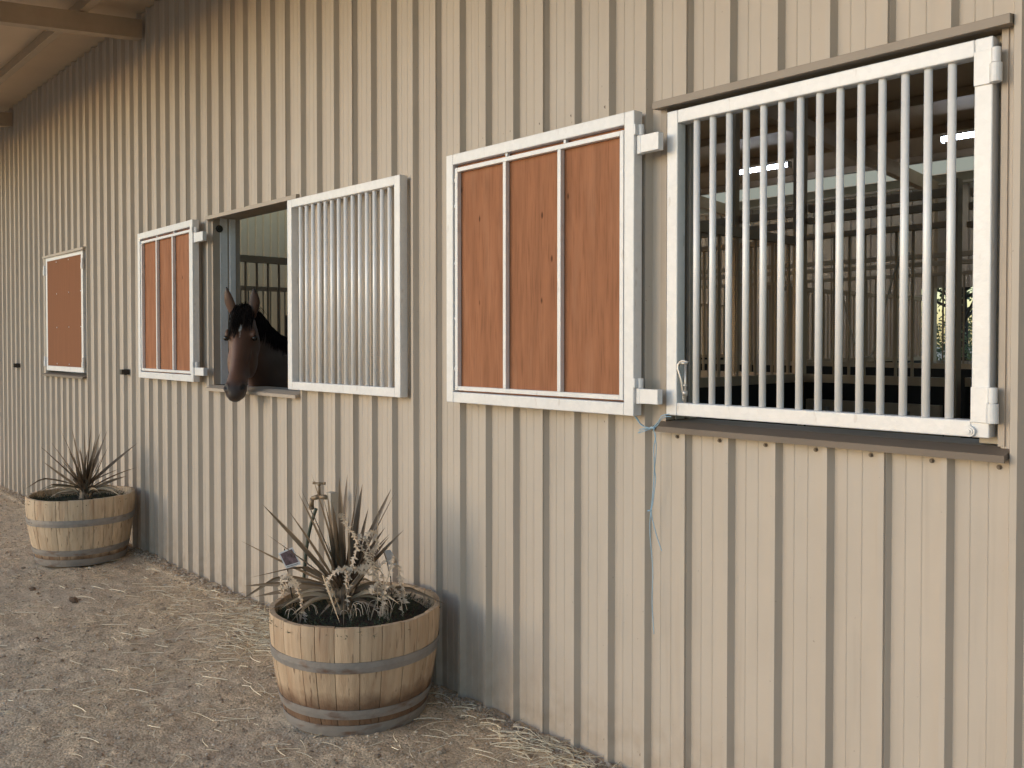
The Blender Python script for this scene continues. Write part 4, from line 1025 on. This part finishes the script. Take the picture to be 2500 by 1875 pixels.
    hair = mat('black_hair', (.009, .006, .005), .7, 0, .3, 30, spec=.15)
    eye = mat('dark_eye', (.006, .004, .003), .06, 0, .1, 30)
    for sg in (-1, 1):
        g = MB(); c = hp(.192, sg * .0925, -.033) - ORG; n1, n2 = 16, 10; vs = []
        for j in range(n2 + 1):
            ph = math.pi * j / n2
            for i in range(n1): t = 2 * math.pi * i / n1; vs.append(c + (lat * math.sin(ph) * math.cos(t) + a * math.cos(ph) + nf * math.sin(ph) * math.sin(t)) * .0190)
        g.add(vs, [(j * n1 + i, j * n1 + (i + 1) % n1, (j + 1) * n1 + (i + 1) % n1, (j + 1) * n1 + i) for j in range(n2) for i in range(n1)])
        g.build('eye', eye, horse, smooth=True)
    # forelock
    g = MB()
    for k in range(420):
        u0 = rr.gauss(0, .027); q0 = .012 + rr.uniform(0, .022); s0 = rr.uniform(-.045, .03); L = rr.uniform(.08, .175) * (1.2 if u0 < 0 else .85)
        u1 = u0 * 1.8 + rr.gauss(-.018, .018); pts = []
        if abs(u1) < .018 and rr.random() < .9: u1 += -.035 if rr.random() < .65 else .035
        u1 = max(-.078, min(.074, u1))
        for j in range(7):
            t = j / 6; uu = u0 + (u1 - u0) * t ** 1.2; ss = s0 + L * t
            qq = q0 * (1 - .45 * t) + .012 * math.sin(t * math.pi) - max(0, abs(uu) - .055) ** 1.0 * .95 + (.0 if s0 > 0 else -.02 * (1 - t) ** 2)
            pts.append(hp(ss, uu, qq) - ORG)
        g.tube(pts, [.0022, .0026, .0026, .0024, .0020, .0014, .0006], 3)
    g.build('forelock', hair, horse, smooth=True)
    # mane falling on the near side of the neck
    g = MB(); crest = []
    for i in range(6):
        c, w_, d = K[i]; t = ax(K[max(i - 1, 0)][0], K[min(i + 1, len(K) - 1)][0]); V = bl.cross(t).normalized(); V = V if V.z > 0 else -V
        crest.append((c, V, w_, d))
    for k in range(1500):
        f = rr.random() * 4.4 + .35; i = int(f); t = f - i
        c = crest[i][0].lerp(crest[i + 1][0], t); V = crest[i][1].lerp(crest[i + 1][1], t).normalized(); w_ = crest[i][2] * (1 - t) + crest[i + 1][2] * t; d = crest[i][3] * (1 - t) + crest[i + 1][3] * t
        L = rr.uniform(.14, .30); sw = rr.uniform(-.04, .05); pts = []; o = rr.uniform(.004, .020)
        for j in range(8):
            tt = j / 7; th = math.pi / 2 - tt * L / d * 1.15; cx, sx_ = math.cos(th), math.sin(th)
            x = math.copysign(abs(cx) ** .95, cx) * (1 - .30 * (sx_ * .5 + .5)); y = math.copysign(abs(sx_) ** .95, sx_)
            pts.append(c + bl * x * (w_ + o) + V * y * (d + o) + bd * sw * tt - ORG)
        g.tube(pts, [.0022, .0026, .0026, .0024, .0022, .0018, .0012, .0006], 3)
    for k in range(260):   # short tuft over the poll between the ears
        u0 = rr.gauss(0, .022); p0 = hp(rr.uniform(-.05, .0), u0, rr.uniform(-.09, .0)); e = p0 + (Zv * rr.uniform(-.005, .02) + bd * rr.uniform(-.03, .10) + bl * rr.uniform(0, .09))
        g.tube([p0 - ORG, (p0 + e) / 2 + Zv * .018 - ORG, e - Zv * .04 - ORG], [.0022, .002, .0006], 3)
    g.build('mane', hair, horse, smooth=True)
    g = MB(); tb = P + bd * 2.37 - Zv * .42
    for k in range(300):
        x, y = rr.gauss(0, .025), rr.gauss(0, .02); L = rr.uniform(.5, .85)
        g.tube([tb + bl * x * .4 - ORG, tb + bd * (.07 + y) + bl * x - Zv * L * .4 - ORG, tb + bd * (.05 + y) + bl * x * 1.6 - Zv * L - ORG], [.003, .003, .001], 3)
    g.build('tail', hair, horse, smooth=True)
build_horse()
